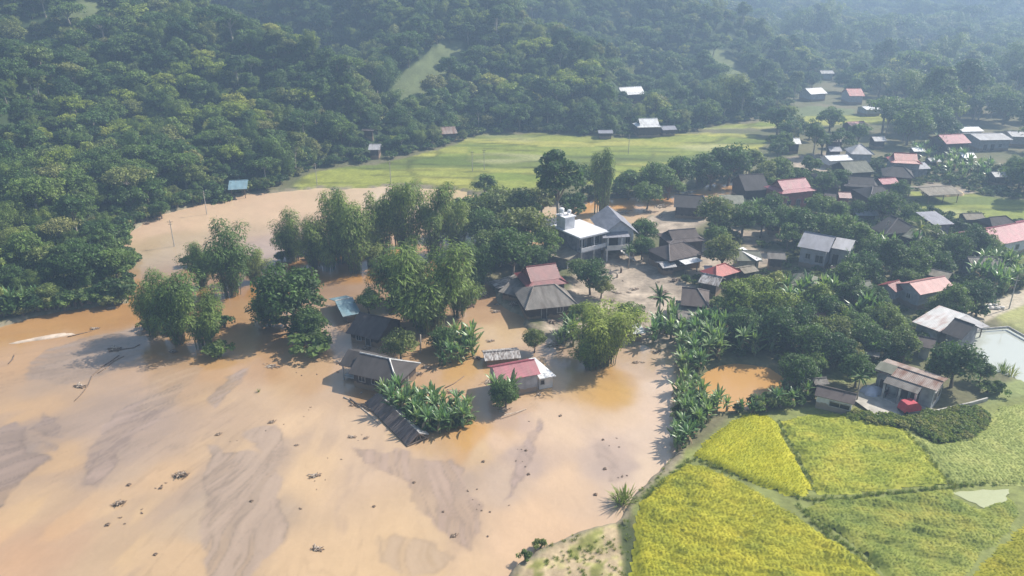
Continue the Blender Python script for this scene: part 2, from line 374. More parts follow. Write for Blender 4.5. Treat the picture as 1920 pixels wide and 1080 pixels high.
# ------------------------------------------------------------------ flood water: silt bands are in the water itself
WC = [(30,620,200,155,105),(150,600,196,150,100),(235,590,190,145,98),(30,680,205,165,125),(150,690,184,158,138),(220,650,186,160,142),(60,760,208,172,136),(30,830,172,150,138),(40,860,165,146,138),(100,810,180,155,138),
 (130,870,206,172,138),(60,960,216,182,146),(30,1050,218,176,142),(200,1040,216,184,150),(300,900,214,180,148),(230,800,190,165,150),(270,770,186,162,148),(200,850,186,163,150),(180,900,196,170,150),(330,730,200,170,148),(420,700,204,168,138),(500,690,200,160,122),(330,660,196,155,112),
 (420,670,200,160,115),(560,690,206,172,140),(480,760,214,182,152),(560,800,222,190,160),(420,830,216,184,152),(480,850,190,166,150),(440,930,192,170,154),(500,960,188,166,150),(400,980,198,174,154),(480,1050,200,172,146),(360,1050,214,182,150),(600,900,222,190,158),(650,820,220,190,164),(600,1040,220,188,156),
 (700,870,210,182,160),(780,880,200,174,156),(860,920,192,168,152),(870,990,200,172,150),(800,980,218,188,158),(740,1050,220,188,154),(900,1050,222,190,160),(850,840,216,168,105),(880,820,214,166,104),(900,870,224,190,150),(960,850,222,190,166),(980,800,206,178,164),(1000,880,196,172,162),(960,930,205,180,164),(1050,800,226,196,172),(1080,900,224,192,166),
 (1020,980,226,192,164),(1150,830,204,180,170),(1160,870,196,174,166),(1180,780,228,200,182),(1230,740,228,202,186),(1230,820,226,200,184),(1210,880,228,202,182),(1110,730,214,172,112),(1060,720,206,170,126),(1070,680,190,165,150),(1130,700,200,160,110),(1200,690,206,178,158),(1250,670,200,176,158),
 (940,630,214,184,150),(920,590,200,165,135),(900,560,186,150,122),(880,700,206,164,112),(830,710,202,168,140),(860,740,206,172,142),(720,730,180,140,100),(640,740,206,176,150),(600,720,208,172,140),(640,640,200,172,154),(610,600,188,160,140),(560,640,186,145,104),
 (660,500,192,142,82),(690,500,196,146,86),(620,500,180,134,80),(680,540,180,150,130),(620,545,170,140,118),(560,510,178,132,80),(440,545,176,130,78),(430,580,184,146,108),(500,470,180,160,150),(560,470,178,155,140),(480,490,170,150,140),
 (250,440,206,180,158),(300,430,212,186,164),(400,410,214,188,164),(520,385,216,190,168),(640,370,214,192,170),(330,450,186,166,140),(300,465,184,164,138),(420,440,190,170,146),(720,365,214,194,172),(860,370,208,186,150),(960,385,200,176,140),(1100,390,204,160,108),(1180,385,206,162,110),(1240,372,200,152,96),(1330,365,206,164,112),(1380,345,200,160,115),(1150,405,206,184,160),(1260,395,204,186,170)]
WG = np.array([G(a, b)[:2] for a, b, *_ in WC]); WL = np.array([lin(c[2:]) for c in WC])
rows, cols = 470, 620
Yr = 30*(225/30)**(np.arange(rows)/(rows-1)); sx = np.linspace(-1, 1, cols)
GX = sx[None, :]*(.82*Yr[:, None]+18)-6; GY = np.repeat(Yr[:, None], cols, 1); gx, gy = GX.ravel(), GY.ravel()
src = G(720, 600)
an = np.arctan2(gx-src.x, src.y+6-gy); rr = np.hypot(gx-src.x, gy-src.y)
wfx = gx + 5*(fbm(gx*.09, gy*.09, 61, 4)-.5)*2; wfy = gy + 5*(fbm(gx*.09, gy*.09, 71, 4)-.5)*2
num = np.zeros((len(gx), 3)); den = np.zeros(len(gx))
for k in range(len(WG)):
    w = 1/((wfx-WG[k, 0])**2+(wfy-WG[k, 1])**2+1.2)**1.9
    num += w[:, None]*WL[k]; den += w
W = num/den[:, None]
flow_n = fbm(an*9+1.2*fbm(gx*.05, gy*.05, 13, 3), rr*.045, 101, 5)           # long feathers of silt drawn out by the current
feather = sstep(.50, .60, flow_n)*sstep(18, 40, rr)*(gy < 130)*sstep(.45, .62, fbm(gx*.035, gy*.035, 15, 3))
LOBES = [([(0,798),(25,788),(45,800),(42,845),(88,860),(62,895),(20,935),(-60,1010),(-300,1000),(-300,800)],(170,148,138),1.0),([(55,805),(88,768),(106,788),(109,822),(84,818)],(172,150,140),.9),([(72,828),(104,836),(97,850),(80,846)],(172,150,140),.8),
 ([(148,872),(162,845),(190,800),(232,764),(290,738),(338,722),(346,732),(322,760),(272,800),(232,845),(202,885),(181,920)],(182,159,149),1.0),([(385,832),(420,848),(470,843),(520,868),(533,960),(522,1010),(470,1090),(398,1090),(380,1000),(374,900)],(190,167,153),.95),
 ([(452,800),(522,798),(536,840),(520,872),(492,856)],(194,170,155),.9),([(648,838),(760,850),(842,868),(882,900),(893,960),(884,1045),(822,1005),(800,960),(762,900)],(190,165,152),.85),([(385,745),(436,697),(462,688),(446,722),(402,762)],(186,163,152),.9),
 ([(1000,786),(1016,800),(1006,862),(960,932),(948,938),(964,890),(985,840)],(192,168,160),.9),([(1112,818),(1160,848),(1182,892),(1152,902),(1122,870)],(198,175,166),.8),([(55,690),(80,655),(160,632),(250,612),(275,655),(200,700),(100,722),(60,715)],(180,156,140),.8),([(700,1000),(780,1010),(850,1060),(820,1080),(720,1050)],(200,175,155),.6),([(300,660),(380,690),(330,760),(270,770)],(196,170,150),.5)]
lx = gx+1.6*(fbm(gx*.3, gy*.3, 63, 4)-.5)*2; ly = gy+1.6*(fbm(gx*.3, gy*.3, 73, 4)-.5)*2
drift = np.abs(fbm(an*26+2*fbm(gx*.07, gy*.07, 24, 3), rr*.06, 151, 4)-.5); drift = sstep(.035, .0, drift)*sstep(.48, .6, fbm(gx*.05, gy*.05, 25, 3))*sstep(12, 30, rr)
rill = fbm(an*46+2.5*fbm(gx*.12, gy*.12, 14, 3), rr*.09, 141, 4)
W = W + (np.array(lin((174, 152, 142)))-W)*(feather*.35)[:, None]
for lp, lc, lk in LOBES:
    lm = sstep(-.25, .35, sdf(poly(lp), lx, ly))*lk*(.62+.6*sstep(.36, .6, rill)); W = W + (np.array(lin(lc))*((.66+.55*rill)*(1-.20*sstep(.07, .0, np.abs(rill-.47))))[:, None]*(1-.24*np.exp(-(sdf(poly(lp), lx, ly)/.35)**2)*sstep(.4, .6, vnoise(gx*.2, gy*.2, 7)))[:, None]-W)*np.clip(lm, 0, 1)[:, None]
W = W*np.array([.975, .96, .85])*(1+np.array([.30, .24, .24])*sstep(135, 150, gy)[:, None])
W = W*(.90+.12*fbm(gx*.25, gy*.25, 121, 4)+.08*fbm(an*60, rr*.25, 125, 3)-.10*drift)[:, None]
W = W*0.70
def M_water(name, attr=None, col=None, rough=.22, bump=.08, wscale=1.6, spec=.4):
    m, T, b = new_mat(name)
    if attr:
        at = T.add("ShaderNodeAttribute", attribute_name=attr); g2 = T.add("ShaderNodeNewGeometry"); m2 = T.add("ShaderNodeMapping"); m2.inputs['Scale'].default_value = (1.1, .55, 1); T.link(g2.outputs['Position'], m2.inputs[0])
        n2_ = T.add("ShaderNodeTexNoise"); n2_.inputs['Scale'].default_value = 1.3; n2_.inputs['Detail'].default_value = 8; n2_.inputs['Roughness'].default_value = .7; n2_.inputs['Distortion'].default_value = 1.2; T.link(m2.outputs[0], n2_.inputs[0])
        r2 = T.add("ShaderNodeMapRange"); r2.inputs['From Min'].default_value = .3; r2.inputs['From Max'].default_value = .7; r2.inputs['To Min'].default_value = .955; r2.inputs['To Max'].default_value = 1.04; T.link(n2_.outputs[0], r2.inputs[0])
        v2 = T.add("ShaderNodeVectorMath", operation='SCALE'); T.link(at.outputs[0], v2.inputs[0]); T.link(r2.outputs[0], v2.inputs['Scale']); T.link(v2.outputs[0], b.inputs['Base Color'])
    else: b.inputs['Base Color'].default_value = rgba(col)
    geo = T.add("ShaderNodeNewGeometry"); mp = T.add("ShaderNodeMapping"); mp.inputs['Scale'].default_value = (.7, 1.3, 1); T.link(geo.outputs['Position'], mp.inputs[0])
    nz = T.add("ShaderNodeTexNoise"); nz.inputs['Scale'].default_value = wscale; nz.inputs['Detail'].default_value = 5; T.link(mp.outputs[0], nz.inputs[0])
    bp = T.add("ShaderNodeBump"); bp.inputs['Strength'].default_value = bump; bp.inputs['Distance'].default_value = .3
    T.link(nz.outputs[0], bp.inputs['Height']); T.link(bp.outputs[0], b.inputs['Normal'])
    b.inputs['Roughness'].default_value = rough; b.inputs['Specular IOR Level'].default_value = spec
    return m
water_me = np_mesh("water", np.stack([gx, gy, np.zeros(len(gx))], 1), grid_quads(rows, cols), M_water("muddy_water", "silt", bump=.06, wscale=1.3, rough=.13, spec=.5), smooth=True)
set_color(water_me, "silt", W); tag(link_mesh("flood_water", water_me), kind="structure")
def flat_poly(name, pts, z, mat, sub=None):
    mb = MB(); mb.face([(p[0], p[1], z) for p in (pts if Vector((pts[0][0], pts[0][1], 0)) else pts)]); me = mb.mesh(name, mat)
    return tag(link_mesh(name, me), kind="structure")
def grow(P, k):
    c = P.mean(0); return c+(P-c)*k
flat_poly("fish_pond", grow(PONDW, 1.12)[::-1], .12, M_water("pond_water", col=(.44, .46, .41), rough=.05, bump=.012, spec=1.0))
flat_poly("silt_pond", grow(PONDO, 1.12)[::-1], .10, M_water("orange_pond_water", col=mul(lin((222, 172, 108)), .64), rough=.2, bump=.04))
# ------------------------------------------------------------------ plants: prototypes
LEAF_DARK = M_leaf("leaf_dark", (0.045,0.090,0.027), (0.093,0.148,0.040), (0.156,0.178,0.055))
LEAF_MID = M_leaf("leaf_mid", (0.067,0.118,0.030), (0.127,0.185,0.044), (0.207,0.207,0.075))
LEAF_LIGHT = M_leaf("leaf_light", (0.140,0.199,0.044), (0.220,0.257,0.059), (0.280,0.280,0.088))
LEAF_BAMBOO = M_leaf("bamboo_leaf", (0.087,0.146,0.034), (0.176,0.227,0.049), (0.218,0.248,0.066), trans=.28)
LEAF_BANANA = M_leaf("banana_leaf", (0.116,0.209,0.085), (0.186,0.264,0.101), None, trans=.3, rough=.38, spec=.5)
LEAF_SPRING = M_leaf("leaf_spring_green", (.19,.245,.045), (.27,.31,.06), (.31,.31,.08), trans=.36)
LEAF_GIANT = M_leaf("giant_bamboo_leaf", (.10,.155,.032), (.14,.195,.04), None, trans=.25)
LEAF_DRY = M_plain("dry_leaf", (.24,.17,.09), .9)
BARK = M_plain("bark", (.16,.125,.095), .9); BARK_PALE = M_plain("pale_bark", (.33,.29,.24), .9)
CULM = M_plain("bamboo_culm", (.13,.14,.055), .6)
STEM_B = M_plain("banana_stem", (.17,.18,.085), .7)

def cards(cent, nrm, up, w, l):
    """rhombic leaf cards: centre, facing, long axis, width, length"""
    n = nrm/np.linalg.norm(nrm, axis=1, keepdims=True)
    a = up - (up*n).sum(1, keepdims=True)*n; a /= np.linalg.norm(a, axis=1, keepdims=True)+1e-9
    b = np.cross(n, a); w = np.asarray(w).reshape(-1, 1); l = np.asarray(l).reshape(-1, 1)
    V = np.stack([cent-a*l*.5, cent+b*w*.5+a*l*.05, cent+a*l*.5, cent-b*w*.5+a*l*.05], 1).reshape(-1, 3)
    return V, np.arange(len(V)).reshape(-1, 4)
def unit(rng, n):
    d = rng.normal(size=(n, 3)); return d/np.linalg.norm(d, axis=1, keepdims=True)
def crown_arrays(seed, Rr=3.6, Hh=5.2, base=2.6, clumps=24, per=150, leaf=.42, shape='round', inner=.35):
    rng = np.random.default_rng(seed); Vs = []; Qs = []; k = 0; cents = []
    for c in range(clumps):
        d = unit(rng, 1)[0]; d[2] = abs(d[2])*1.05-.25
        rad = rng.uniform(.45, .9)
        if shape == 'cone': pos = np.array([d[0]*Rr*rad*(1-.7*max(d[2], 0)), d[1]*Rr*rad*(1-.7*max(d[2], 0)), base+Hh*(.5+.5*d[2])])
        elif shape == 'flat': pos = np.array([d[0]*Rr*rad*1.15, d[1]*Rr*rad*1.15, base+Hh*(.55+.30*d[2])])
        else: pos = np.array([d[0]*Rr*rad, d[1]*Rr*rad, base+Hh*(.45+.46*d[2]*rad/.8)])
        cents.append(pos); cr = rng.uniform(.17, .36)*Rr*(1.0 if shape != 'cone' else .8)
        u = unit(rng, per); u[:, 2] = np.where(rng.random(per) < .75, np.abs(u[:, 2]), u[:, 2])
        rr = cr*np.where(rng.random(per) < inner, rng.uniform(.3, .9, per), rng.uniform(.85, 1.2, per))
        p = pos + u*rr[:, None]*np.array([1.1, 1.1, .8])
        nrm = u*.55 + np.array([0, 0, .35]) + rng.normal(size=(per, 3))*.42
        s = leaf*rng.uniform(.6, 1.35, per)
        V, Q = cards(p, nrm, rng.normal(size=(per, 3)), s*.62, s*1.15)
        Vs.append(V); Qs.append(Q+k); k += len(V)
    return np.vstack(Vs), np.vstack(Qs), cents
def trunk_mb(seed, cents, h, r0, mb=None):
    rng = random.Random(seed); mb = mb or MB()
    lean = (rng.uniform(-.3, .3), rng.uniform(-.3, .3))
    top = (lean[0], lean[1], h); mb.tube([(0, 0, -.8), (0, 0, .1), (lean[0]*.5, lean[1]*.5, h*.5), top], [r0*1.3, r0*1.15, r0*.85, r0*.7], 7)
    for c in cents[::2]:
        m = ((top[0]+c[0])/2, (top[1]+c[1])/2, (top[2]+c[2])/2+.25)
        mb.tube([(top[0]*.8, top[1]*.8, h*.85), m, tuple(c)], [r0*.5, r0*.32, r0*.12], 5)
    return mb
PROTO = {}          # kind -> list of (crown mesh, trunk mesh, height, radius)
def proto_tree(key, leafm, bark, n, seed0, th, **kw):
    L = []
    for i in range(n):
        V, Q, ce = crown_arrays(seed0+i, **kw)
        cm = np_mesh("crown", V, Q, leafm); tm = trunk_mb(seed0+i, ce, th, .16+.02*kw.get('Rr', 3.6)).mesh("trunk", bark, True)
        L.append((cm, tm, kw.get('base', 2.6)+kw.get('Hh', 5.2), kw.get('Rr', 3.6), "crown", "trunk"))
    PROTO[key] = L
proto_tree('dark', LEAF_DARK, BARK, 5, 100, 2.6, Hh=6.2, base=1.2)
proto_tree('mid', LEAF_MID, BARK, 5, 200, 2.6, Hh=6.2, base=1.2)
proto_tree('light', LEAF_LIGHT, BARK, 3, 300, 2.6, Hh=6.2, base=1.2, leaf=.40)
proto_tree('tall', LEAF_DARK, BARK_PALE, 3, 400, 5.0, Rr=2.9, Hh=8.5, base=3.0, clumps=26)
proto_tree('flat', LEAF_MID, BARK_PALE, 3, 500, 5.2, Rr=4.2, Hh=4.0, base=4.0, shape='flat')
proto_tree('fine', LEAF_MID, BARK, 3, 600, 2.4, Hh=6.8, base=.7, clumps=44, per=130, leaf=.36)
proto_tree('finedark', LEAF_DARK, BARK, 3, 650, 2.4, Hh=6.8, base=.7, clumps=44, per=130, leaf=.36)
proto_tree('shrub', LEAF_MID, BARK, 4, 700, .6, Rr=1.5, Hh=1.7, base=.25, clumps=14, per=60, leaf=.36)
proto_tree('shrubdark', LEAF_DARK, BARK, 3, 720, .6, Rr=1.5, Hh=1.7, base=.25, clumps=14, per=60, leaf=.36)
proto_tree('spring', LEAF_SPRING, BARK, 3, 760, 2.4, Hh=6.0, base=.9, clumps=34, per=110, leaf=.38)
proto_tree('crop', LEAF_LIGHT, BARK, 3, 740, .5, Rr=1.5, Hh=1.3, base=.2, clumps=14, per=60, leaf=.36)
def bamboo_arrays(seed, n=16, H=14.0, spread=4.6, per=520, puffs=1.75):
    """plumes: bundles of culms that arch outwards, each ending in a rounded drooping head"""
    rng = np.random.default_rng(seed); mb = MB(); Vs = []; Qs = []; k = 0
    for c in range(n):
        az = c*2.4+rng.uniform(-.5, .5); h = H*rng.uniform(.50, 1.02); out = spread*rng.uniform(.2, 1.0)*(1.15-.45*h/H)
        b0 = np.array([math.cos(az)*rng.uniform(.1, 1.3), math.sin(az)*rng.uniform(.1, 1.3), -.6])
        dirv = np.array([math.cos(az+rng.uniform(-.3, .3)), math.sin(az+rng.uniform(-.3, .3)), 0])
        curve = lambda t: b0+np.outer(np.atleast_1d(t)**1.9, dirv*out)+np.outer(h*(np.atleast_1d(t)*1.10-.22*np.atleast_1d(t)**4), [0, 0, 1])
        for q in range(3):
            o = rng.normal(0, .25, 3)*np.array([1, 1, 0]); mb.tube([tuple(p+o*(1+t)) for p, t in zip(curve(np.linspace(0, .97, 6)), np.linspace(0, 1, 6))], [.07*(1-.8*t) for t in np.linspace(0, 1, 6)], 4, cap=False)
        m = per; t = np.where(rng.random(m) < .62, rng.uniform(.66, 1.0, m), rng.uniform(.22, .8, m))
        puff = puffs*rng.uniform(.8, 1.15)*np.clip(1-((t-.86)/.62)**2, .25, 1)*np.where(t > .93, .85, 1)
        u = unit(rng, m); u[:, 2] = np.where(rng.random(m) < .6, np.abs(u[:, 2]), u[:, 2])
        p = curve(t)+u*(puff*rng.uniform(.72, 1.08, m))[:, None]*np.array([1, 1, .75])
        p[:, 2] -= .25*puff*(u[:, 0]**2+u[:, 1]**2)
        ax = u*np.array([1, 1, .2])+np.array([0, 0, -.55])+rng.normal(size=(m, 3))*.25
        nrm = np.array([0, 0, .6])+u*.8+rng.normal(size=(m, 3))*.3; s = rng.uniform(.6, 1.3, m)
        V, Q = cards(p, nrm, ax, .16*s, .58*s); Vs.append(V); Qs.append(Q+k); k += len(V)
    return np.vstack(Vs), np.vstack(Qs), mb
L = []
for i in range(5):
    V, Q, mb = bamboo_arrays(800+i, spread=4.4+.3*i)
    L.append((np_mesh("foliage", V, Q, LEAF_BAMBOO), mb.mesh("culms", CULM, True), 14.0, 5.0, "foliage", "culms"))
PROTO['bamboo'] = L
L = []
for i in range(3):
    V, Q, mb = bamboo_arrays(850+i, n=26, spread=6.0, puffs=2.0)
    L.append((np_mesh("foliage", V, Q, LEAF_GIANT), mb.mesh("culms", CULM, True), 14.0, 5.5, "foliage", "culms"))
PROTO['lightbamboo'] = L
PROTO['yellowbamboo'] = []
for fm, cm, a_, b_, c_, d_ in L:
    f2 = fm.copy(); f2.materials.clear(); f2.materials.append(LEAF_SPRING); PROTO['yellowbamboo'].append((f2, cm, a_, b_, c_, d_))
L = []
for i in range(2):
    V, Q, mb = bamboo_arrays(870+i, n=11, spread=1.6, H=15, puffs=1.1)
    L.append((np_mesh("foliage", V, Q, LEAF_BAMBOO), mb.mesh("culms", CULM, True), 15.0, 2.6, "foliage", "culms"))
PROTO['uprightbamboo'] = L
def blade(mb, base, az, el, length, width, droop, seg=6, fold=.25, mi=0, rng=random):
    """a long arching leaf, folded along its midrib"""
    p = Vector(base); d = Vector((math.cos(az)*math.cos(el), math.sin(az)*math.cos(el), math.sin(el)))
    side = Vector((-math.sin(az), math.cos(az), 0)); prev = None
    for k in range(seg+1):
        t = k/seg; w = width*math.sin(math.pi*min(1, .12+t*.9))**.6*(1 if k < seg else .15)*rng.uniform(.9, 1.08)
        up = side.cross(d).normalized()
        row = (p-side*w*.5-up*-fold*w*.5, Vector(p), p+side*w*.5-up*-fold*w*.5)
        if prev:
            mb.face((prev[0], row[0], row[1], prev[1]), mi); mb.face((prev[1], row[1], row[2], prev[2]), mi)
        prev = row; p = p+d*(length/seg)
        d = (d+Vector((0, 0, -droop/seg))).normalized()
L = []
for i in range(5):
    rng = random.Random(900+i); lf = MB(); st = MB(); h = rng.uniform(1.5, 2.3)
    st.tube([(0, 0, -.4), (0, 0, h*.5), (.08, .05, h)], [.17, .14, .09], 7)
    n = rng.choice((18, 20, 23)); a0 = rng.uniform(0, 6.28)
    for k in range(n):
        el = R(rng.uniform(42, 84)); ln = rng.uniform(1.5, 2.3)
        blade(lf, (.05*(k < 13)+rng.uniform(-.5,.5)*(k >= 13), .03*(k < 13)+rng.uniform(-.5,.5)*(k >= 13), (h-.1*rng.random()) if k < 13 else h*rng.uniform(.2, .6)), a0+k*2.4+rng.uniform(-.3, .3), el, ln, rng.uniform(.32, .46), rng.uniform(.4, 1.5), rng=rng)
    dl = MB()
    for k in range(2): blade(dl, (.05, .03, h-.3), rng.uniform(0, 6.28), R(-10), 1.5, .4, 2.2, rng=rng)
    L.append((lf.mesh("leaves", LEAF_BANANA), st.mesh("stem", STEM_B, True), h+2.2, 2.3, "leaves", "stem", dl.mesh("withered_leaves", LEAF_DRY)))
PROTO['banana'] = L
L = []
for i in range(2):
    rng = random.Random(950+i); lf = MB(); st = MB(); h = 6.0
    st.tube([(0, 0, -.4), (.2, .1, h*.5), (.15, .3, h)], [.2, .15, .12], 7)
    for k in range(16): blade(lf, (.15, .3, h), k*2.4, R(rng.uniform(5, 75)), rng.uniform(2.6, 3.4), .5, rng.uniform(1.2, 2.2), fold=.6, rng=rng)
    L.append((lf.mesh("fronds", LEAF_MID), st.mesh("trunk", BARK_PALE, True), h+2, 2.8, "fronds", "trunk"))
PROTO['palm'] = L
L = []
for i in range(3):
    rng = random.Random(970+i); lf = MB()
    for k in range(46):
        a = rng.uniform(0, 6.28); r = rng.uniform(0, .5)
        blade(lf, (math.cos(a)*r, math.sin(a)*r, 0), a+rng.uniform(-.5, .5), R(rng.uniform(48, 85)), rng.uniform(1.0, 1.9), .09, rng.uniform(.4, 1.4), seg=4, rng=rng)
    L.append((lf.mesh("blades", LEAF_LIGHT), None, 1.8, 1.1, "blades", None))
PROTO['tallgrass'] = L
KIND_NAME = dict(yellowbamboo=('bamboo_clump', 'bamboo'), spring=('broadleaf_tree', 'tree'), crop=('crop_plant', 'crop'), dark=('broadleaf_tree', 'tree'), mid=('broadleaf_tree', 'tree'), light=('broadleaf_tree', 'tree'), tall=('tall_tree', 'tree'), flat=('spreading_tree', 'tree'),
                 fine=('broadleaf_tree', 'tree'), finedark=('broadleaf_tree', 'tree'), shrub=('shrub', 'shrub'), shrubdark=('shrub', 'shrub'), bamboo=('bamboo_clump', 'bamboo'),
                 lightbamboo=('bamboo_clump', 'bamboo'), uprightbamboo=('bamboo_clump', 'bamboo'), banana=('banana_plant', 'banana plant'), palm=('palm_tree', 'palm'), tallgrass=('grass_tuft', 'grass'))
def plant(kind, loc, s, label, group=None, rz=None, sz=None, var=None, tilt=None, parts=True):
    L = PROTO[kind]; pr = L[(random.randrange(len(L)) if var is None else var) % len(L)]
    nm, cat = KIND_NAME[kind]
    o = empty(nm, loc, random.uniform(0, 6.28) if rz is None else rz)
    o.scale = (s, s, s if sz is None else sz)
    if tilt: o.rotation_euler = (tilt[0], tilt[1], o.rotation_euler.z)
    tag(o, label, cat, group)
    link_mesh(pr[4], pr[0], o)
    if pr[1]: link_mesh(pr[5], pr[1], o)
    if len(pr) > 6: link_mesh("withered_leaves", pr[6], o)
    return o
def gn_scatter(name, pts, rots, scs, idx, protos, label, surface=None, kind="stuff"):
    """one object: every point carries an instance of one of the prototype meshes"""
    V = np.asarray(pts, np.float32); me = bpy.data.meshes.new(name)
    if surface is None: me.vertices.add(len(V)); me.vertices.foreach_set("co", V.ravel())
    else: me = surface
    def attr(n, typ, data, field):
        a = me.attributes.new(n, typ, 'POINT'); a.data.foreach_set(field, np.ascontiguousarray(data).ravel())
    attr("rot", 'FLOAT_VECTOR', np.asarray(rots, np.float32), "vector"); attr("sc", 'FLOAT_VECTOR', np.asarray(scs, np.float32), "vector")
    attr("pick", 'INT', np.asarray(idx, np.int32), "value")
    o = bpy.data.objects.new(name, me); COL.objects.link(o); tag(o, label, None, None, kind)
    ng = bpy.data.node_groups.new("scatter_"+name, 'GeometryNodeTree')
    ng.interface.new_socket("Geometry", in_out='INPUT', socket_type='NodeSocketGeometry'); ng.interface.new_socket("Geometry", in_out='OUTPUT', socket_type='NodeSocketGeometry')
    N = ng.nodes; gi = N.new("NodeGroupInput"); go = N.new("NodeGroupOutput")
    pc = bpy.data.collections.new("source_"+name)
    for i, pm in enumerate(protos):
        po = bpy.data.objects.new("source_%s_%02d" % (name, i), pm); pc.objects.link(po)
    ci = N.new("GeometryNodeCollectionInfo"); ci.inputs[0].default_value = pc; ci.inputs[1].default_value = True; ci.inputs[2].default_value = True
    ip = N.new("GeometryNodeInstanceOnPoints"); ip.inputs['Pick Instance'].default_value = True
    def na(n, t):
        x = N.new("GeometryNodeInputNamedAttribute"); x.data_type = t; x.inputs[0].default_value = n; return x.outputs[0]
    er = N.new("FunctionNodeEulerToRotation"); lk = ng.links.new
    lk(gi.outputs[0], ip.inputs['Points']); lk(ci.outputs[0], ip.inputs['Instance']); lk(na("pick", 'INT'), ip.inputs['Instance Index'])
    lk(na("rot", 'FLOAT_VECTOR'), er.inputs[0]); lk(er.outputs[0], ip.inputs['Rotation']); lk(na("sc", 'FLOAT_VECTOR'), ip.inputs['Scale'])
    if surface is None: lk(ip.outputs[0], go.inputs[0])
    else:
        jn = N.new("GeometryNodeJoinGeometry"); lk(ip.outputs[0], jn.inputs[0]); lk(gi.outputs[0], jn.inputs[0]); lk(jn.outputs[0], go.inputs[0])
    md = o.modifiers.new("scatter", 'NODES'); md.node_group = ng
    return o
def whole(pr, name):
    """crown and trunk in one mesh, for the far wood"""
    parts = [m for m in (pr[0], pr[1]) if m]; V = []; F = []; MI = []; mats = []; k = 0
    for j, m in enumerate(parts):
        V += [tuple(v.co) for v in m.vertices]; F += [tuple(i+k for i in p.vertices) for p in m.polygons]; MI += [j]*len(m.polygons); k += len(m.vertices); mats.append(m.materials[0])
    me = bpy.data.meshes.new(name); me.from_pydata(V, [], F)
    for m in mats: me.materials.append(m)
    me.polygons.foreach_set("material_index", MI); me.update(); return me
# ------------------------------------------------------------------ buildings
RF = dict(
 slate=M_roof("dark_cement_roof", (.072,.063,.060), (.052,.044,.04), .45, rough=.9, rib=7, depth=.25),
 brown=M_roof("brown_grey_roof", (.115,.090,.082), (.08,.06,.054), .45, rough=.9, rib=7, depth=.25),
 blue=M_roof("pale_blue_sheet_roof", (.20,.32,.37), (.26,.34,.36), .3, rough=.45, rib=4),
 red=M_roof("dark_red_sheet_roof", (.23,.055,.055), (.19,.05,.05), .3, rough=.45, rib=4),
 brightred=M_roof("red_sheet_roof", (.42,.075,.06), (.34,.07,.06), .3, rough=.45, rib=4),
 pink=M_roof("faded_pink_sheet_roof", (.36,.085,.11), (.33,.12,.12), .35, rough=.42, rib=4),
 palepink=M_roof("bleached_red_sheet_roof", (.50,.24,.22), (.44,.19,.17), .45, rough=.5, rib=3),
 asb=M_roof("grey_fibre_sheet_roof", (.245,.22,.195), (.15,.125,.105), .5, rough=.85, rib=4, depth=.9),
 tan=M_roof("muddy_tan_sheet_roof", (.30,.26,.20), (.22,.18,.13), .55, rough=.85, rib=4, depth=.9),
 white=M_roof("white_sheet_roof", (.74,.73,.72), (.6,.58,.55), .15, rough=.45, rib=3, depth=.3),
 grey=M_roof("blue_grey_sheet_roof", (.27,.27,.31), (.23,.23,.26), .3, rough=.5, rib=4),
 pale=M_roof("pale_grey_sheet_roof", (.42,.41,.42), (.33,.31,.30), .4, rough=.6, rib=3),
 mottle=M_roof("mottled_white_sheet_roof", (.55,.52,.50), (.17,.13,.11), .75, rough=.75, rib=3, depth=.9, sscale=1.6),
 rust=M_roof("rusty_sheet_roof", (.36,.29,.25), (.21,.105,.07), .8, rough=.85, rib=3, depth=.8, sscale=.45),
 silver=M_roof("silver_and_rust_sheet_roof", (.48,.47,.47), (.26,.12,.09), .55, rough=.55, rib=2.5, depth=.8, sscale=.35),
 moss=M_roof("mossy_grey_roof", (.20,.20,.155), (.14,.14,.10), .5, rough=.9, rib=6, depth=.4),
 plank=M_roof("weathered_brown_slat_roof", (.20,.155,.135), (.12,.09,.08), .55, rough=.9, rib=2.5, depth=.9, sscale=1.2))
def M_wall(name, c, rough=.8, var=.25, scale=1.5):
    """wall with the brown tide mark the flood left on its foot"""
    m, T, b = new_mat(name); col, nz = noise_mix(T, mul(c, 1-var), mul(c, 1+var), scale)
    tc = T.add("ShaderNodeTexCoord"); sp = T.add("ShaderNodeSeparateXYZ"); T.link(tc.outputs['Object'], sp.inputs[0])
    ad = T.add("ShaderNodeMath", operation='MULTIPLY_ADD'); T.link(nz, ad.inputs[0]); ad.inputs[1].default_value = -.9; T.link(sp.outputs[2], ad.inputs[2])
    rp = T.add("ShaderNodeMapRange"); rp.inputs['From Min'].default_value = .30; rp.inputs['From Max'].default_value = .48; rp.inputs['To Min'].default_value = .85; rp.inputs['To Max'].default_value = 0; T.link(ad.outputs[0], rp.inputs[0])
    mx = T.add("ShaderNodeMix", data_type='RGBA'); T.link(rp.outputs[0], mx.inputs[0]); T.link(col, mx.inputs[6]); mx.inputs[7].default_value = (.27, .19, .12, 1)
    T.link(mx.outputs[2], b.inputs['Base Color']); b.inputs['Roughness'].default_value = rough; return m
WM = dict(wood=M_wall("dark_wood_wall", (.065,.047,.038), .85), grey=M_wall("grey_plaster_wall", (.34,.34,.36), .85, .18), white=M_wall("whitewashed_wall", (.60,.60,.62), .8, .12),
 brick=M_plain("red_painted_wall", (.30,.10,.09), .8), tan=M_plain("tan_plaster_wall", (.42,.37,.29), .85), dirty=M_plain("dirty_grey_wall", (.27,.28,.28), .9, .4, .8), cream=M_plain("cream_plaster", (.66,.61,.56), .8, .1), darkgrey=M_plain("bare_cement_wall", (.20,.20,.22), .9))
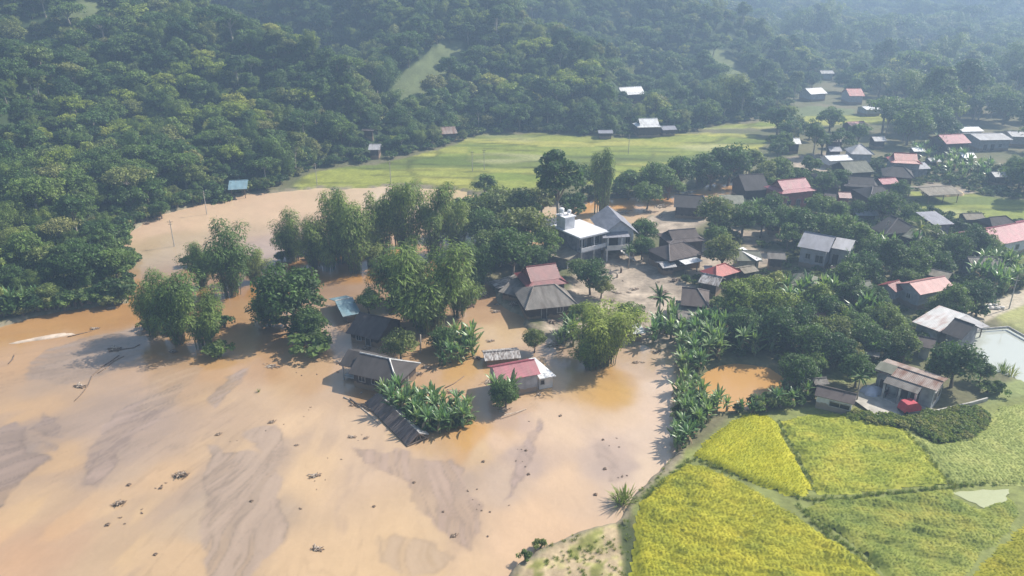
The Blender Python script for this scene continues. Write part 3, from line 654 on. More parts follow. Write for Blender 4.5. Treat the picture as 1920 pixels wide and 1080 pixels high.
GLASS = M_plain("dark_glass", (.018,.02,.025), .12, .2); FRAME = M_plain("window_frame_paint", (.38,.36,.34), .6); TIMBER = M_plain("timber_post", (.16,.12,.09), .85)
CAPW = M_plain("pale_ridge_cap", (.62,.60,.57), .6); CAPD = M_plain("dark_ridge_cap", (.12,.10,.10), .7); CONC = M_plain("concrete", (.40,.38,.35), .85)
DOORM = M_plain("dark_door", (.05,.04,.04), .6)
FOOT_PRINTS = []      # (centre, half length, half width, angle) keeps planting off the houses
def roof_obj(faces, mat, root, name="roof", th=.09, gables=None):
    mb = MB()
    for f in faces: mb.face(f)
    o = mb.build(name, mat, root)
    md = o.modifiers.new("thickness", 'SOLIDIFY'); md.thickness = th; md.offset = -1
    return o
def opening(root, kind, x, y, z, w, h, facing):
    """a window (frame > pane) or a door standing a little proud of its wall; facing 'F' front, 'L', 'R'"""
    rz = {'F': 0, 'L': -math.pi/2, 'R': math.pi/2}[facing]
    mb = MB(); t = .09; M = Matrix.Rotation(rz, 3, 'Z')
    def P(a, b): 
        q = M @ Vector((a, -.04, 0)); return (x+q.x, y+q.y, z+b)
    for c, d in ((P(0, h/2), (w, .1, t)), (P(0, -h/2), (w, .1, t)), (P(-w/2+t/2, 0), (t, .1, h-t)), (P(w/2-t/2, 0), (t, .1, h-t))): mb.box(c, d, rz)
    if kind == 'w' and w > .8: mb.box(P(0, 0), (t*.6, .1, h-t), rz)
    f = mb.build("window" if kind == 'w' else "door", FRAME, root)
    p = MB(); p.box(P(0, 0), (w-2*t, .06, h-t*1.02), rz); p.build("pane" if kind == 'w' else "door_leaf", GLASS if kind == 'w' else DOORM, f)
def house(name, label, A, B, ridge, ze, pitch=27, kind='gable', roof='slate', wall='wood', over=.55, hip=.6, cap=None, floor=None, openings=(), posts=False, group=None, base=None, upper=None, depth=None, shadecloth=None, wing=None, cat=None, walls=True):
    """A, B: ends of the near eave; ridge: row of the ridge's middle in the photograph; ze: eave height over the terrain"""
    g0 = on_ground((A[0]+B[0])/2, max(A[1], B[1])+ze*scale_at(A[1])*.9)
    gz_ = max(g0.z, 0.0)
    a = G(A[0], A[1], gz_+ze); b = G(B[0], B[1], gz_+ze)
    if gz_ > 1.5 or abs(a.y-g0.y) > 14:      # on a slope: keep the distance of the foot
        s = g0.y/((a.y+b.y)/2); a.x *= s; b.x *= s; a.y *= s; b.y *= s
    xd = (b-a); xd.z = 0; Ln = xd.length; xd.normalize(); yd = Vector((-xd.y, xd.x, 0))
    if yd.y < 0: yd = -yd
    mid = (a+b)/2; tp = math.tan(R(pitch))
    lo, hi = .4, 14.0
    for _ in range(40):
        d = (lo+hi)/2; q = mid+yd*d; q.z = mid.z+d*tp
        if proj(q)[1] > ridge: lo = d
        else: hi = d
    d = min(depth or d, 9.0) if depth is None else depth
    rise = d*tp; c = mid+yd*d; H = Ln/2
    root = empty(name, (c.x, c.y, gz_), math.atan2(xd.y, xd.x)); tag(root, label, cat or 'house', group)
    FOOT_PRINTS.append((c.x, c.y, H+.2, d+.2, math.atan2(xd.y, xd.x)))
    Z = ze; o = over; wx, wy = H-o, d-o; flo = floor or 0.0
    caps = []
    if kind == 'gable':
        fs = [[(-H,-d,Z),(H,-d,Z),(H,0,Z+rise),(-H,0,Z+rise)], [(H,d,Z),(-H,d,Z),(-H,0,Z+rise),(H,0,Z+rise)]]
        caps = [((-H,0,Z+rise),(H,0,Z+rise))]
    elif kind == 'hip':
        r = max(H-hip*d, .2)
        fs = [[(-H,-d,Z),(H,-d,Z),(r,0,Z+rise),(-r,0,Z+rise)], [(H,d,Z),(-H,d,Z),(-r,0,Z+rise),(r,0,Z+rise)], [(H,-d,Z),(H,d,Z),(r,0,Z+rise)], [(-H,d,Z),(-H,-d,Z),(-r,0,Z+rise)]]
        caps = [((-r,0,Z+rise),(r,0,Z+rise)), ((r,0,Z+rise),(H,-d,Z)), ((-r,0,Z+rise),(-H,-d,Z))]
    elif kind == 'halfgable':            # hip at the right end, gable at the left
        r = H-hip*d
        fs = [[(-H,-d,Z),(H,-d,Z),(r,0,Z+rise),(-H,0,Z+rise)], [(H,d,Z),(-H,d,Z),(-H,0,Z+rise),(r,0,Z+rise)], [(H,-d,Z),(H,d,Z),(r,0,Z+rise)]]
        caps = [((-H,0,Z+rise),(r,0,Z+rise)), ((r,0,Z+rise),(H,-d,Z)), ((r,0,Z+rise),(H,d,Z))]
    elif kind == 'irimoya':              # gable standing on a flared skirt
        m = .30; zm = Z+rise*.24; e = m*d*hip*2.0; r = H-e
        fs = [[(-H,-d,Z),(H,-d,Z),(r,-d*(1-m),zm),(-r,-d*(1-m),zm)], [(H,d,Z),(-H,d,Z),(-r,d*(1-m),zm),(r,d*(1-m),zm)],
              [(H,-d,Z),(H,d,Z),(r,d*(1-m),zm),(r,-d*(1-m),zm)], [(-H,d,Z),(-H,-d,Z),(-r,-d*(1-m),zm),(-r,d*(1-m),zm)],
              [(-r-.3,-d*(1-m),zm+.03),(r+.3,-d*(1-m),zm+.03),(r+.3,0,Z+rise),(-r-.3,0,Z+rise)], [(r+.3,d*(1-m),zm+.03),(-r-.3,d*(1-m),zm+.03),(-r-.3,0,Z+rise),(r+.3,0,Z+rise)]]
        caps = [((-r-.3,0,Z+rise),(r+.3,0,Z+rise)), ((r,-d*(1-m),zm),(H,-d,Z)), ((-r,-d*(1-m),zm),(-H,-d,Z))]
        for s in (-1, 1):
            gmb = MB(); gmb.face([(s*(r-.1), -d*(1-m)*.9, zm-.02), (s*(r-.1), d*(1-m)*.9, zm-.02), (s*(r-.1), 0, Z+rise*.95)]); gmb.build("gable_panel", WM[upper or wall], root)
    elif kind == 'shed':
        fs = [[(-H,-d,Z),(H,-d,Z),(H,d,Z+2*rise*.5),(-H,d,Z+2*rise*.5)]]; caps = []
    rf = roof_obj(fs, RF[roof], root)
    if caps:
        for p, q in caps: 
            mb = MB(); pv, qv = Vector(p), Vector(q); mb.tube([pv+Vector((0,0,.04)), qv+Vector((0,0,.04))], [.11, .11], 5)
            mb.build("ridge_cap", CAPW if cap == 'w' else CAPD if cap == 'd' else RF[roof], rf)
    if walls:
        mb = MB(); top = Z+o*tp-.06 if kind != 'shed' else Z-.03
        if kind == 'irimoya': top = Z+.12
        zb = flo-.6 if not posts else flo
        for cx, cy_, lx, ly in ((0,-wy+.09,2*wx,.18),(0,wy-.09,2*wx,.18),(-wx+.09,0,.18,2*wy-.37),(wx-.09,0,.18,2*wy-.37)):
            mb.box((cx, cy_, (top+zb)/2), (lx, ly, top-zb))
        if kind in ('gable', 'halfgable'):
            for s in ((-1, 1) if kind == 'gable' else (-1,)):
                for k in (0, .16): mb.face([(s*(wx-k), -wy, top), (s*(wx-k), wy, top), (s*(wx-k), 0, top+wy*tp*.985)])
        if posts: mb.box((0, 0, zb-.08), (2*wx+.3, 2*wy+.3, .14))
        mb.build("wall", WM[wall], root)
        for (k, fc, u, w, h, zc) in openings:
            if fc == 'F': opening(root, k, u*wx, -wy, zc, w, h, 'F')
            elif fc == 'L': opening(root, k, -wx, u*wy, zc, w, h, 'L')
            else: opening(root, k, wx, u*wy, zc, w, h, 'R')
    if posts or not walls:
        nx = max(2, int(Ln/3.2)+1)
        for i in range(nx):
            for s in (-1, 1):
                p = MB(); p.tube([(-wx+.15+i*(2*wx-.3)/(nx-1), s*(wy-.12), -.9), (-wx+.15+i*(2*wx-.3)/(nx-1), s*(wy-.12), (flo-.15) if walls else Z+o*tp)], [.11, .1], 6); p.build("post", TIMBER, root)
    root["dims"] = (H, d, Z, rise)
    return root
W_, D_ = 'w', 'd'
def wn(f, u, w=1.1, h=1.1, z=1.7): return ('w', f, u, w, h, z)
def dr(f, u, w=1.0, h=2.1, z=1.1): return ('d', f, u, w, h, z)
# --- flooded houses on the near water
hs = house("stilt_house", "large dark grey roofed timber house standing in the flood behind the banana island", (652,700), (745,721), 671, 2.3, 27, 'halfgable', 'slate', 'wood', hip=.95, cap='w', openings=[wn('F',-.6),wn('F',0),wn('F',.55),dr('R',0)])
H_, d_, Z_, r_ = hs["dims"]
wg = roof_obj([[(-H_-2.4,-1.9,Z_+.15),(-H_+.8,-1.9,Z_+.15),(-H_+3.2,.6,Z_+r_*.86),(-H_-2.4,.6,Z_+r_*.86)], [(-H_+2.6,3.2,Z_+.15),(-H_-2.4,3.2,Z_+.15),(-H_-2.4,.6,Z_+r_*.86),(-H_+3.2,.6,Z_+r_*.86)]], RF['slate'], hs, "porch_roof")
mb = MB(); mb.face([(-H_-2.1,-1.6,Z_+.2),(-H_-2.1,2.9,Z_+.2),(-H_-2.1,.6,Z_+r_*.8)]); mb.build("gable_panel", M_plain("carved_gable_board", (.20,.13,.11), .8, .5, 6), wg)
for y in (-1.5, 2.7):
    mb = MB(); mb.tube([(-H_-2.0,y,-.9),(-H_-2.0,y,Z_+.3)],[.11,.11],6); mb.build("post", CONC, hs)
mb = MB(); mb.box((-H_-.8,.6,.5),(2.6,4.2,.16)); mb.build("porch_floor", CONC, hs)
hs2 = house("flooded_house", "dark brown roofed house behind the small flooded shrub, next to the blue roof", (648,624), (709,638), 592, 1.7, 27, 'gable', 'brown', 'wood', openings=[dr('F',.3,1.0,1.3,.7),wn('F',-.4,1.0,.8,1.0)])
house("sunken_house", "pale blue sheet roof with a white back slope, low over the orange water", (643,594), (677,587), 561, 1.5, 16, 'gable', 'blue', 'white', cap='w', over=.9)
house("red_roof_house", "house with a dark red two tier roof between the big bamboo and the villa", (990,541), (1066,531), 497, 3.4, 33, 'irimoya', 'red', 'wood', hip=.55, cap=None, upper='brick', openings=[wn('R',0)])
house("grey_sheet_house", "house with ribbed grey fibre sheet roof in front of the dark red roof", (985,582), (1084,572), 535, 2.4, 22, 'hip', 'asb', 'wood', hip=.55, openings=[dr('F',-.3),wn('F',.4)])
house("lean_to_shed", "low grey brown shed joined to the left of the dark red roof", (934,547), (972,556), 527, 1.5, 20, 'shed', 'asb', 'wood')
house("open_shed", "tiny white mottled sheet shelter on the debris bank beside the bamboo", (917,528), (932,541), 519, 1.5, 12, 'shed', 'mottle', 'wood', walls=False)
hp = house("pink_roof_house", "small grey walled house with a faded pink sheet roof, alone in the flood", (934,716), (1014,701), 681, 2.9, 24, 'gable', 'pink', 'grey', over=.35, openings=[wn('L',0,.9,.9,1.4)])
H_, d_, Z_, r_ = hp["dims"]
an = empty("lean_to_annex", hp.matrix_basis @ Vector((H_+1.0, .4, 0)), hp.rotation_euler.z); tag(an, "low annex with a bright white flat roof against the pink roofed house", "annex")
roof_obj([[(-1.0,-d_-.1,1.95),(1.45,-d_-.1,1.95),(.35,d_+.3,2.5),(-1.0,d_+.3,2.5)]], RF['white'], an, "roof", .14)
mb = MB(); mb.box((.1,-d_+.4,.7),(2.0,.16,2.3)); mb.box((1.05,-.6,.75),(.16,2*d_-2.1,2.2)); mb.build("wall", WM['cream'], an)
opening(an, 'w', -.45, -d_+.31, 1.1, .7, .7, 'F')
house("submerged_shed", "half submerged shed with mottled white sheets and a loose timber frame at its end", (909,677), (977,671), 658, 1.1, 17, 'gable', 'mottle', 'wood', over=.3)
# collapsed long roof lying in the water beside the banana island
a, b = G(683,752,.5), G(763,834,.3); c1 = G(694,747,1.5); c2 = G(789,816,1.3)
fr = empty("collapsed_roof", ((a+b)/2).to_tuple()[:2]+(0,), math.atan2((b-a).y, (b-a).x)); tag(fr, "long narrow brown slatted roof lying collapsed in the water beside the banana island", "roof")
Lh = (b-a).length/2
roof_obj([[(-Lh,0,.25),(Lh,0,.15),(Lh,1.75,1.35),(-Lh+.6,1.75,1.45)]], RF['plank'], fr, "near_slope", .12)
roof_obj([[(Lh,1.78,1.32),(Lh-.2,3.2,.5),(-Lh+1.2,3.0,.7),(-Lh+.6,1.78,1.42)]], RF['pale'], fr, "far_slope", .12)
mb = MB()
for k in range(4): mb.tube([(Lh-.05,.2+k*.9,.1),(Lh-.05,1.75,1.2)],[.07,.06],5)
mb.tube([(Lh+.02,0,.1),(Lh+.02,3.1,.35)],[.08,.08],5); mb.build("gable_frame", TIMBER, fr)
fb = tag(MB().build("x", TIMBER) if False else empty("broken_beam", G(682,765,0), 0), "long bent beam floating beside the collapsed roof", "beam")
mb = MB(); mb.tube([(-2.2,2.0,.25),(-1.2,.8,.3),(.4,-.2,.2),(2.6,-1.7,.05)],[.11,.12,.11,.09],6); mb.build("pole", TIMBER, fb)
# --- white two storey villa
vc = G(1150,484,.3); vr = math.atan2((G(1185,461,4)-G(1137,463,4)).y, (G(1185,461,4)-G(1137,463,4)).x)
v = empty("villa", (vc.x+.4, vc.y+3.0, .3), vr+.02); tag(v, "grey two storey concrete villa with a flat white terrace and a gabled wing", "villa")
mb = MB()          # right gabled wing, its living storey on posts and ground rooms
mb.box((.3,2.2,4.0),(5.6,9.5,3.2)); mb.face([(-2.5,-2.55,5.6),(3.1,-2.55,5.6),(.3,-2.55,7.6)]); mb.face([(-2.5,6.95,5.6),(3.1,6.95,5.6),(.3,6.95,7.6)]); mb.box((.3,4.2,1.1),(5.4,5.4,2.5)); mb.build("wall", M_plain("villa_plaster", (.50,.49,.52), .8, .1), v)
roof_obj([[(-3.4,-3.3,5.15),(.3,-3.0,7.9),(.3,7.4,7.9),(-3.4,7.6,5.15)], [(.3,-3.0,7.9),(4.1,-3.3,5.05),(4.1,7.6,5.05),(.3,7.4,7.9)]], RF['grey'], v, "roof")
rr_ = roof_obj([[(-3.6,-4.5,4.95),(1.9,-4.5,4.95),(1.9,-2.5,5.5),(-3.6,-2.5,5.5)]], RF['grey'], v, "porch_roof")
for x, k, w, h in ((-.9,'d',2.0,2.4),(2.05,'w',1.0,1.7)): opening(v, k, x, -2.55, 3.75, w, h, 'F')
for x in (-2.35, .5, 2.95):
    mb = MB(); mb.box((x,-3.7 if x < 1 else -2.7,3.7),(.28,.28,2.5)); mb.build("column", WM['white'], v)
mb = MB(); mb.box((.2,-3.3,2.35),(6.2,2.2,.25)); mb.box((-.2,-4.3,2.85),(4.8,.12,.75)); mb.build("balcony", WM['cream'], v)
for x in (-2.5, 3.0):
    mb = MB(); mb.box((x,-4.0,.8),(.3,.3,2.9)); mb.build("pillar", WM['cream'], v)
mb = MB()          # stair slab up to the balcony
for k in range(9): mb.box((.2+k*.33,-5.2,2.2-k*.24),(.34,1.1,.16))
mb.build("staircase", WM['cream'], v)
WA = R(26)
def lw(x, y):          # the flat wing stands askew to the gabled one
    c, q = math.cos(WA), math.sin(WA); return (-2.9+c*x-q*y, -2.4+q*x+c*y)
def lbox(x, y, z, d, name, mat, parent=v):
    mb = MB(); a, b = lw(x, y); mb.box((a, b, z), d, WA); return mb.build(name, mat, parent)
def lopen(k, x, y, z, w, h):
    o = empty("window_bay" if k == 'w' else "door_bay", (lw(x, y)[0], lw(x, y)[1], 0), WA); o.parent = v; opening(o, k, 0, 0, z, w, h, 'F')
lbox(-3.4,4.0,2.75,(6.2,7.6,5.7),"flat_wing",WM['darkgrey']); lbox(-3.3,3.5,5.75,(7.4,9.4,.3),"terrace_slab",WM['white'])
for x, k in ((-5.4,'w'),(-3.6,'d'),(-1.6,'w')): lopen(k, x, .2, 4.1 if k == 'w' else 3.9, 1.2, 1.5 if k == 'w' else 2.1)
for x in (-6.3,-3.2,-.3): lbox(x,-.9,4.2,(.26,.26,2.8),"column",WM['grey'])
lbox(-3.3,-.5,2.72,(6.5,1.3,.24),"veranda",WM['grey']); lbox(-3.3,-1.12,3.2,(6.5,.1,.8),"railing",WM['white'])
for x in (-6.3,-3.2,-.3): lbox(x,-.9,1.0,(.3,.3,3.2),"pillar",CONC)
lbox(-5.3,5.6,7.1,(2.4,2.8,2.4),"stair_tower",WM['white']); lbox(-5.3,5.6,8.4,(2.8,3.2,.16),"tower_slab",WM['white'])
FOOT_PRINTS.append((v.location.x-3, v.location.y+2, 8.5, 6, vr))
for i, (x, y, s, lb) in enumerate([(lw(-5.9,6.2)[0],lw(-5.9,6.2)[1],1.0,"large white rooftop water tank on the villa's stair tower"), (lw(-4.6,5.4)[0],lw(-4.6,5.4)[1],.72,"small white rooftop water tank on the villa's stair tower")]):
    t = empty("water_tank", v.matrix_basis @ Vector((x, y, 8.48)), 0); tag(t, lb, "water tank")
    mb = MB(); mb.tube([(0,0,.35),(0,0,.45),(0,0,1.25*s),(0,0,1.42*s)],[.48*s,.54*s,.54*s,.28*s],12); mb.build("drum", M_plain("white_tank_%s" % ("plastic" if i else "enamel"), (.78,.78,.78), .4, .05), t)
    for q in ((-.45,-.45),(.45,-.45),(.45,.45),(-.45,.45)):
        mb = MB(); mb.box((q[0]*s,q[1]*s,.18),(.07,.07,.36)); mb.build("leg", TIMBER, t)
# --- houses of the village
house("sheet_shed", "long muddy tan sheet shed at the left foot of the villa", (1019,476), (1066,487), 465, 2.2, 7, 'shed', 'tan', 'darkgrey')
house("stilt_house", "broad dark brown hipped roof house right of the villa", (1255,457), (1325,451), 430, 3.6, 27, 'irimoya', 'brown', 'wood', hip=.7, cap='d', openings=[dr('F',.2),wn('F',-.3)])
house("stilt_house", "lower brown hipped roof joined in front of the broad dark roof", (1256,490), (1322,476), 456, 2.6, 25, 'hip', 'brown', 'wood', hip=.7, cap='d', openings=[wn('F',-.2)])
house("sheet_awning", "bright white flat sheet awning before the brown hipped roofs", (1285,496), (1318,489), 478, 2.2, 10, 'shed', 'white', 'wood', walls=False, cat='awning')
house("cooking_hut", "small hut with a white roof edge left of the white awning", (1243,503), (1270,500), 491, 1.7, 15, 'gable', 'pale', 'wood')
house("red_roof_hut", "small hut with a bright red pyramid roof between the trees", (1343,522), (1389,509), 496, 2.6, 32, 'hip', 'brightred', 'wood', hip=.95)
house("garden_shed", "greenish grey shed with one white sheet on its slope", (1382,489), (1430,490), 470, 2.2, 22, 'gable', 'moss', 'tan')
house("roof_sheet", "white roofing sheet laid on the greenish grey shed", (1419,489), (1429,486), 471, 2.45, 24, 'shed', 'white', 'wood', walls=False, cat='roof sheet')
house("barn", "small grey mottled gabled barn behind the large brown roof", (1309,529), (1347,537), 516, 2.6, 26, 'gable', 'mottle', 'wood')
house("stilt_house", "large grey brown roofed house right of the yellow green bamboo", (1276,572), (1330,577), 541, 3.0, 26, 'halfgable', 'brown', 'wood', hip=.6, cap='d')
house("kitchen_shed", "weathered pale sheet lean-to in front of the large grey brown roof", (1272,598), (1318,600), 577, 2.0, 15, 'shed', 'asb', 'wood')
h17 = house("plaster_house", "pale grey house with a blue grey sheet roof and a porch, centre of the village", (1495,462), (1554,473), 439, 4.0, 25, 'gable', 'grey', 'grey', floor=.4, openings=[wn('F',-.35,1.0,1.0,2.3),wn('F',.55,1.6,1.5,2.1)])
H_, d_, Z_, r_ = h17["dims"]
roof_obj([[(H_+.02,-d_*.55,Z_+.35),(H_+3.4,-d_*.55,Z_+.35),(H_+3.4,d_*.3,Z_+r_*.8),(H_+.02,d_*.3,Z_+r_*.8)], [(H_+3.4,d_*1.1,Z_+.3),(H_+.02,d_*1.1,Z_+.3),(H_+.02,d_*.3,Z_+r_*.8),(H_+3.4,d_*.3,Z_+r_*.8)]], RF['grey'], h17, "wing_roof")
mb = MB(); mb.box((H_+1.4,d_*.3,1.9),(3.2,d_*1.2,4.2)); mb.face([(H_+3.01,-d_*.3,4.0),(H_+3.01,d_*.9,4.0),(H_+3.01,d_*.3,Z_+r_*.75)]); mb.build("wing_wall", WM['grey'], h17)
opening(h17, 'w', H_+3.01, d_*.3, 2.6, 1.0, 1.4, 'R'); opening(h17, 'd', H_+.8, -d_*.3, 1.8, 1.2, 2.2, 'F')
house("stilt_house", "dark slate roofed house at the right of the pale grey house", (1633,428), (1660,440), 409, 3.6, 30, 'halfgable', 'slate', 'wood', hip=.5, cap='d')
house("stilt_house", "olive brown roofed house touching the dark slate roof", (1672,437), (1722,452), 425, 3.0, 24, 'hip', 'moss', 'wood', hip=.7)
house("mossy_house", "greenish grey hipped roof half hidden among the village trees", (1482,534), (1530,541), 512, 2.8, 27, 'hip', 'moss', 'tan', hip=.6)
house("pink_roof_house", "lavender walled house with a bleached pink sheet roof by the road", (1726,553), (1793,540), 524, 3.2, 24, 'gable', 'palepink', 'grey', openings=[wn('L',0,.9,.9,1.9)])
house("red_roof_annex", "small red roofed annex left of the bleached pink roof", (1680,548), (1702,540), 529, 2.6, 25, 'gable', 'red', 'grey', cat='annex')
house("tan_hut", "small tan sheet roofed hut behind the bleached pink roof", (1739,515), (1778,524), 507, 2.6, 18, 'gable', 'tan', 'wood')
house("farm_shed", "grey tile roofed shed rising behind the banana grove", (1828,507), (1892,507), 482, 2.6, 24, 'gable', 'asb', 'darkgrey')
house("long_hall", "long white hall with a pink roof cut by the right edge of the photograph", (1862,462), (1990,436), 421, 3.2, 22, 'gable', 'pink', 'white', openings=[wn('F',-.6),wn('F',-.2)])
house("stilt_house", "dark roofed house behind the long pink roofed hall", (1860,424), (1908,420), 406, 4.2, 27, 'hip', 'slate', 'wood', hip=.5)
house("sheet_shed", "shed of silver and rusted sheets beside the fish pond", (1710,603), (1762,622), 592, 2.6, 12, 'shed', 'silver', 'dirty')
house("pond_house", "dark grey gabled roof with one white strip beside the fish pond", (1765,623), (1803,637), 603, 2.5, 26, 'gable', 'slate', 'darkgrey')
house("flat_roof_shed", "pale grey flat sheet roof at the corner of the fish pond", (1813,621), (1856,612), 600, 2.2, 7, 'shed', 'pale', 'wood', walls=False)
house("brown_hut", "small brown roofed hut below the silver and rust shed", (1718,648), (1752,655), 633, 2.2, 20, 'gable', 'brown', 'dirty')
# house with the rust roof by the rice
hr = house("rust_roof_house", "dirty grey house with a low rusty roof and a veranda by the rice fields", (1640,694), (1757,733), 697, 3.3, 9, 'gable', 'rust', 'dirty', over=.35, openings=[dr('F',-.72,1.1,2.2,1.15),dr('F',.0,1.5,2.3,1.2),dr('F',.42,1.2,2.3,1.2),wn('R',-.45,1.2,1.5,1.7),wn('R',.35,1.2,1.3,1.8)])
H_, d_, Z_, r_ = hr["dims"]
roof_obj([[(-H_*.55,-d_-1.5,2.75),(H_*.55,-d_-1.5,2.75),(H_*.55,-d_+.12,3.2),(-H_*.55,-d_+.12,3.2)]], RF['asb'], hr, "veranda_roof")
for x in (-H_*.5, 0, H_*.5):
    mb = MB(); mb.box((x,-d_-1.3,1.3),(.24,.24,2.8)); mb.build("pillar", CONC, hr)
mb = MB(); mb.box((0,-d_-.6,.2),(H_*1.15,1.9,.5)); mb.build("veranda_floor", CONC, hr)
roof_obj([[(-H_-.1,-d_*.95,Z_+.16),(-H_*.45,-d_*.95,Z_+.16),(-H_*.45,0,Z_+r_+.14),(-H_-.1,0,Z_+r_+.14)]], RF['moss'], hr, "patched_roof")
ho = house("outhouse", "long low whitewashed shed with a pinkish grey roof by the rice fields", (1527,741), (1602,759), 731, 1.9, 22, 'gable', 'brown', 'white', over=.3, openings=[wn('F',.35,2.6,.7,1.1)])
house("store_hut", "small weathered grey hut behind the long low shed", (1529,722), (1556,720), 709, 1.9, 22, 'gable', 'asb', 'wood')
# --- upper village
house("stilt_house", "dark grey roof with a white eave line at the back of the mud bank", (1263,388), (1330,392), 366, 2.9, 28, 'halfgable', 'slate', 'wood', hip=.4, cap='d')
house("long_shed", "low greenish sheet shed behind the row of bananas", (1352,384), (1400,386), 373, 2.3, 9, 'shed', 'moss', 'wood')
house("stilt_house", "dark grey gabled house left of the pink roofed red house", (1397,358), (1444,356), 327, 3.2, 32, 'gable', 'slate', 'wood', cap='d')
house("red_house", "red walled house with a pink two tier roof in the upper village", (1466,364), (1532,357), 336, 4.2, 33, 'irimoya', 'pink', 'brick', hip=.6, openings=[dr('F',.1,1.2,2.2,1.2),wn('F',-.5),wn('F',.6)])
house("red_house", "house with a bright red two tier roof in the upper village", (1671,305), (1730,308), 287, 4.2, 30, 'irimoya', 'brightred', 'darkgrey', hip=.6, openings=[wn('F',.5)])
house("blue_eave_house", "grey house with a blue eave right below the bright red roof", (1712,318), (1746,316), 305, 2.6, 20, 'gable', 'grey', 'darkgrey')
house("stilt_house", "wide dark grey hipped roof below the tented pale roof", (1583,349), (1650,353), 331, 3.2, 25, 'irimoya', 'slate', 'wood', hip=.6, cap='d')
house("stilt_house", "dark grey hipped roof in front of the wide grey roof", (1631,374), (1690,373), 349, 2.8, 24, 'hip', 'slate', 'wood', hip=.6, cap='d')
house("stilt_house", "olive grey roof touching the long white sheet roof", (1590,325), (1640,322), 302, 3.2, 26, 'gable', 'moss', 'wood')
house("stilt_house", "slate roofed house between the two bright red roofs", (1655,330), (1715,335), 312, 2.8, 24, 'hip', 'slate', 'wood', hip=.6)
house("pink_roof_hut", "small pink roofed hut among the dark grey roofs", (1655,346), (1688,344), 334, 2.8, 24, 'gable', 'pink', 'wood')
house("red_hut", "tiny dark red gabled hut below the wide grey roof", (1574,371), (1598,372), 360, 2.2, 26, 'gable', 'red', 'brick')
house("tented_house", "house with a pale blue white pyramid roof", (1596,289), (1640,290), 270, 3.4, 32, 'hip', 'pale', 'grey', hip=.9)
house("long_shed", "long low shed with a blinding white sheet roof in the upper village", (1556,302), (1600,300), 291, 2.4, 15, 'gable', 'white', 'white')
house("white_roof_hut", "small hut with a white roof at the edge of the valley fields", (1480,270), (1503,270), 259, 3.2, 28, 'gable', 'white', 'wood')
house("mud_shed", "tan roofed open shed on the yellow earth bank", (1742,367), (1806,363), 350, 2.4, 12, 'gable', 'tan', 'wood', walls=False)
house("grey_house", "blue grey walled house with a balcony opening among the trees", (1752,422), (1790,420), 405, 4.2, 15, 'shed', 'grey', 'darkgrey', openings=[wn('F',-.3),wn('F',.4)])
house("brown_hut", "small brown roofed hut between the dark slate and blue grey houses", (1812,412), (1850,412), 400, 2.5, 20, 'gable', 'tan', 'wood')
house("red_roof_house", "house with a red sheet roof near the white school buildings", (1775,270), (1822,268), 252, 4.0, 24, 'gable', 'pink', 'wood')
house("school_building", "long grey building with an arched front at the far right", (1838,263), (1900,262), 250, 3.6, 10, 'gable', 'pale', 'grey', openings=[dr('F',-.6,1.4,2,1.2),dr('F',-.1,1.4,2,1.2),wn('F',.4)])
house("school_building", "low building with a white roof behind the red sheet roof", (1805,247), (1846,246), 238, 3.6, 15, 'gable', 'white', 'cream')
house("school_building", "grey white building cut by the right edge of the photograph", (1898,256), (1960,258), 247, 3.4, 10, 'gable', 'pale', 'grey')
house("white_roof_hut", "small hut with a white gabled roof deep in the right banana gardens", (1806,296), (1832,296), 286, 2.8, 25, 'gable', 'white', 'wood')
# --- on the far side of the fields and on the slopes
house("stilt_house", "white two tier roofed house at the far edge of the valley fields", (1196,239), (1243,238), 222, 3.6, 32, 'irimoya', 'white', 'wood', hip=.6)
house("stilt_house", "white two tier roofed house up on the wooded slope", (1163,181), (1215,178), 163, 3.6, 32, 'irimoya', 'white', 'wood', hip=.6)
house("field_hut", "low dark hut right of the white roof at the field edge", (1243,244), (1270,243), 236, 2.2, 18, 'gable', 'grey', 'wood')
house("field_shed", "long low hut in the shade at the field's far edge", (1122,250), (1150,250), 244, 2.0, 14, 'gable', 'grey', 'wood')
house("brown_house", "brown walled house with a rusty red roof in the shade beside the fields", (826,252), (858,250), 238, 2.8, 26, 'gable', 'rust', 'wood')  # dark wall material stands in for the shade on this house
house("field_hut", "small grey roofed hut under the trees left of the fields", (690,281), (712,281), 270, 2.6, 24, 'gable', 'pale', 'wood')
house("field_hut", "mauve grey roofed hut in the trees above the fields", (678,250), (700,251), 242, 2.6, 24, 'gable', 'brown', 'wood')
house("blue_hut", "small hut with a blue sheet roof above the sand flat", (427,356), (463,354), 338, 2.4, 16, 'gable', 'blue', 'wood', walls=False)
house("far_house", "far white roofed house in the haze", (1521,177), (1552,175), 165, 3.2, 24, 'gable', 'white', 'grey')
house("far_house", "far red roofed house in the haze right of the white roof", (1593,180), (1622,180), 166, 3.6, 26, 'gable', 'brightred', 'grey')
house("far_house", "far dull red roofed house in the haze above the long white shed", (1664,196), (1696,197), 185, 3.4, 24, 'gable', 'pink', 'grey')
house("far_shed", "far long white shed in the haze at the upper field edge", (1625,206), (1655,205), 199, 2.6, 12, 'gable', 'white', 'grey')
house("far_house", "far grey roofed house under the trees in the haze", (1540,138), (1565,138), 132, 3.4, 24, 'gable', 'pale', 'grey')
house("far_shed", "far red brown shed behind the village in the haze", (1598,238), (1630,236), 228, 2.6, 20, 'gable', 'palepink', 'wood')
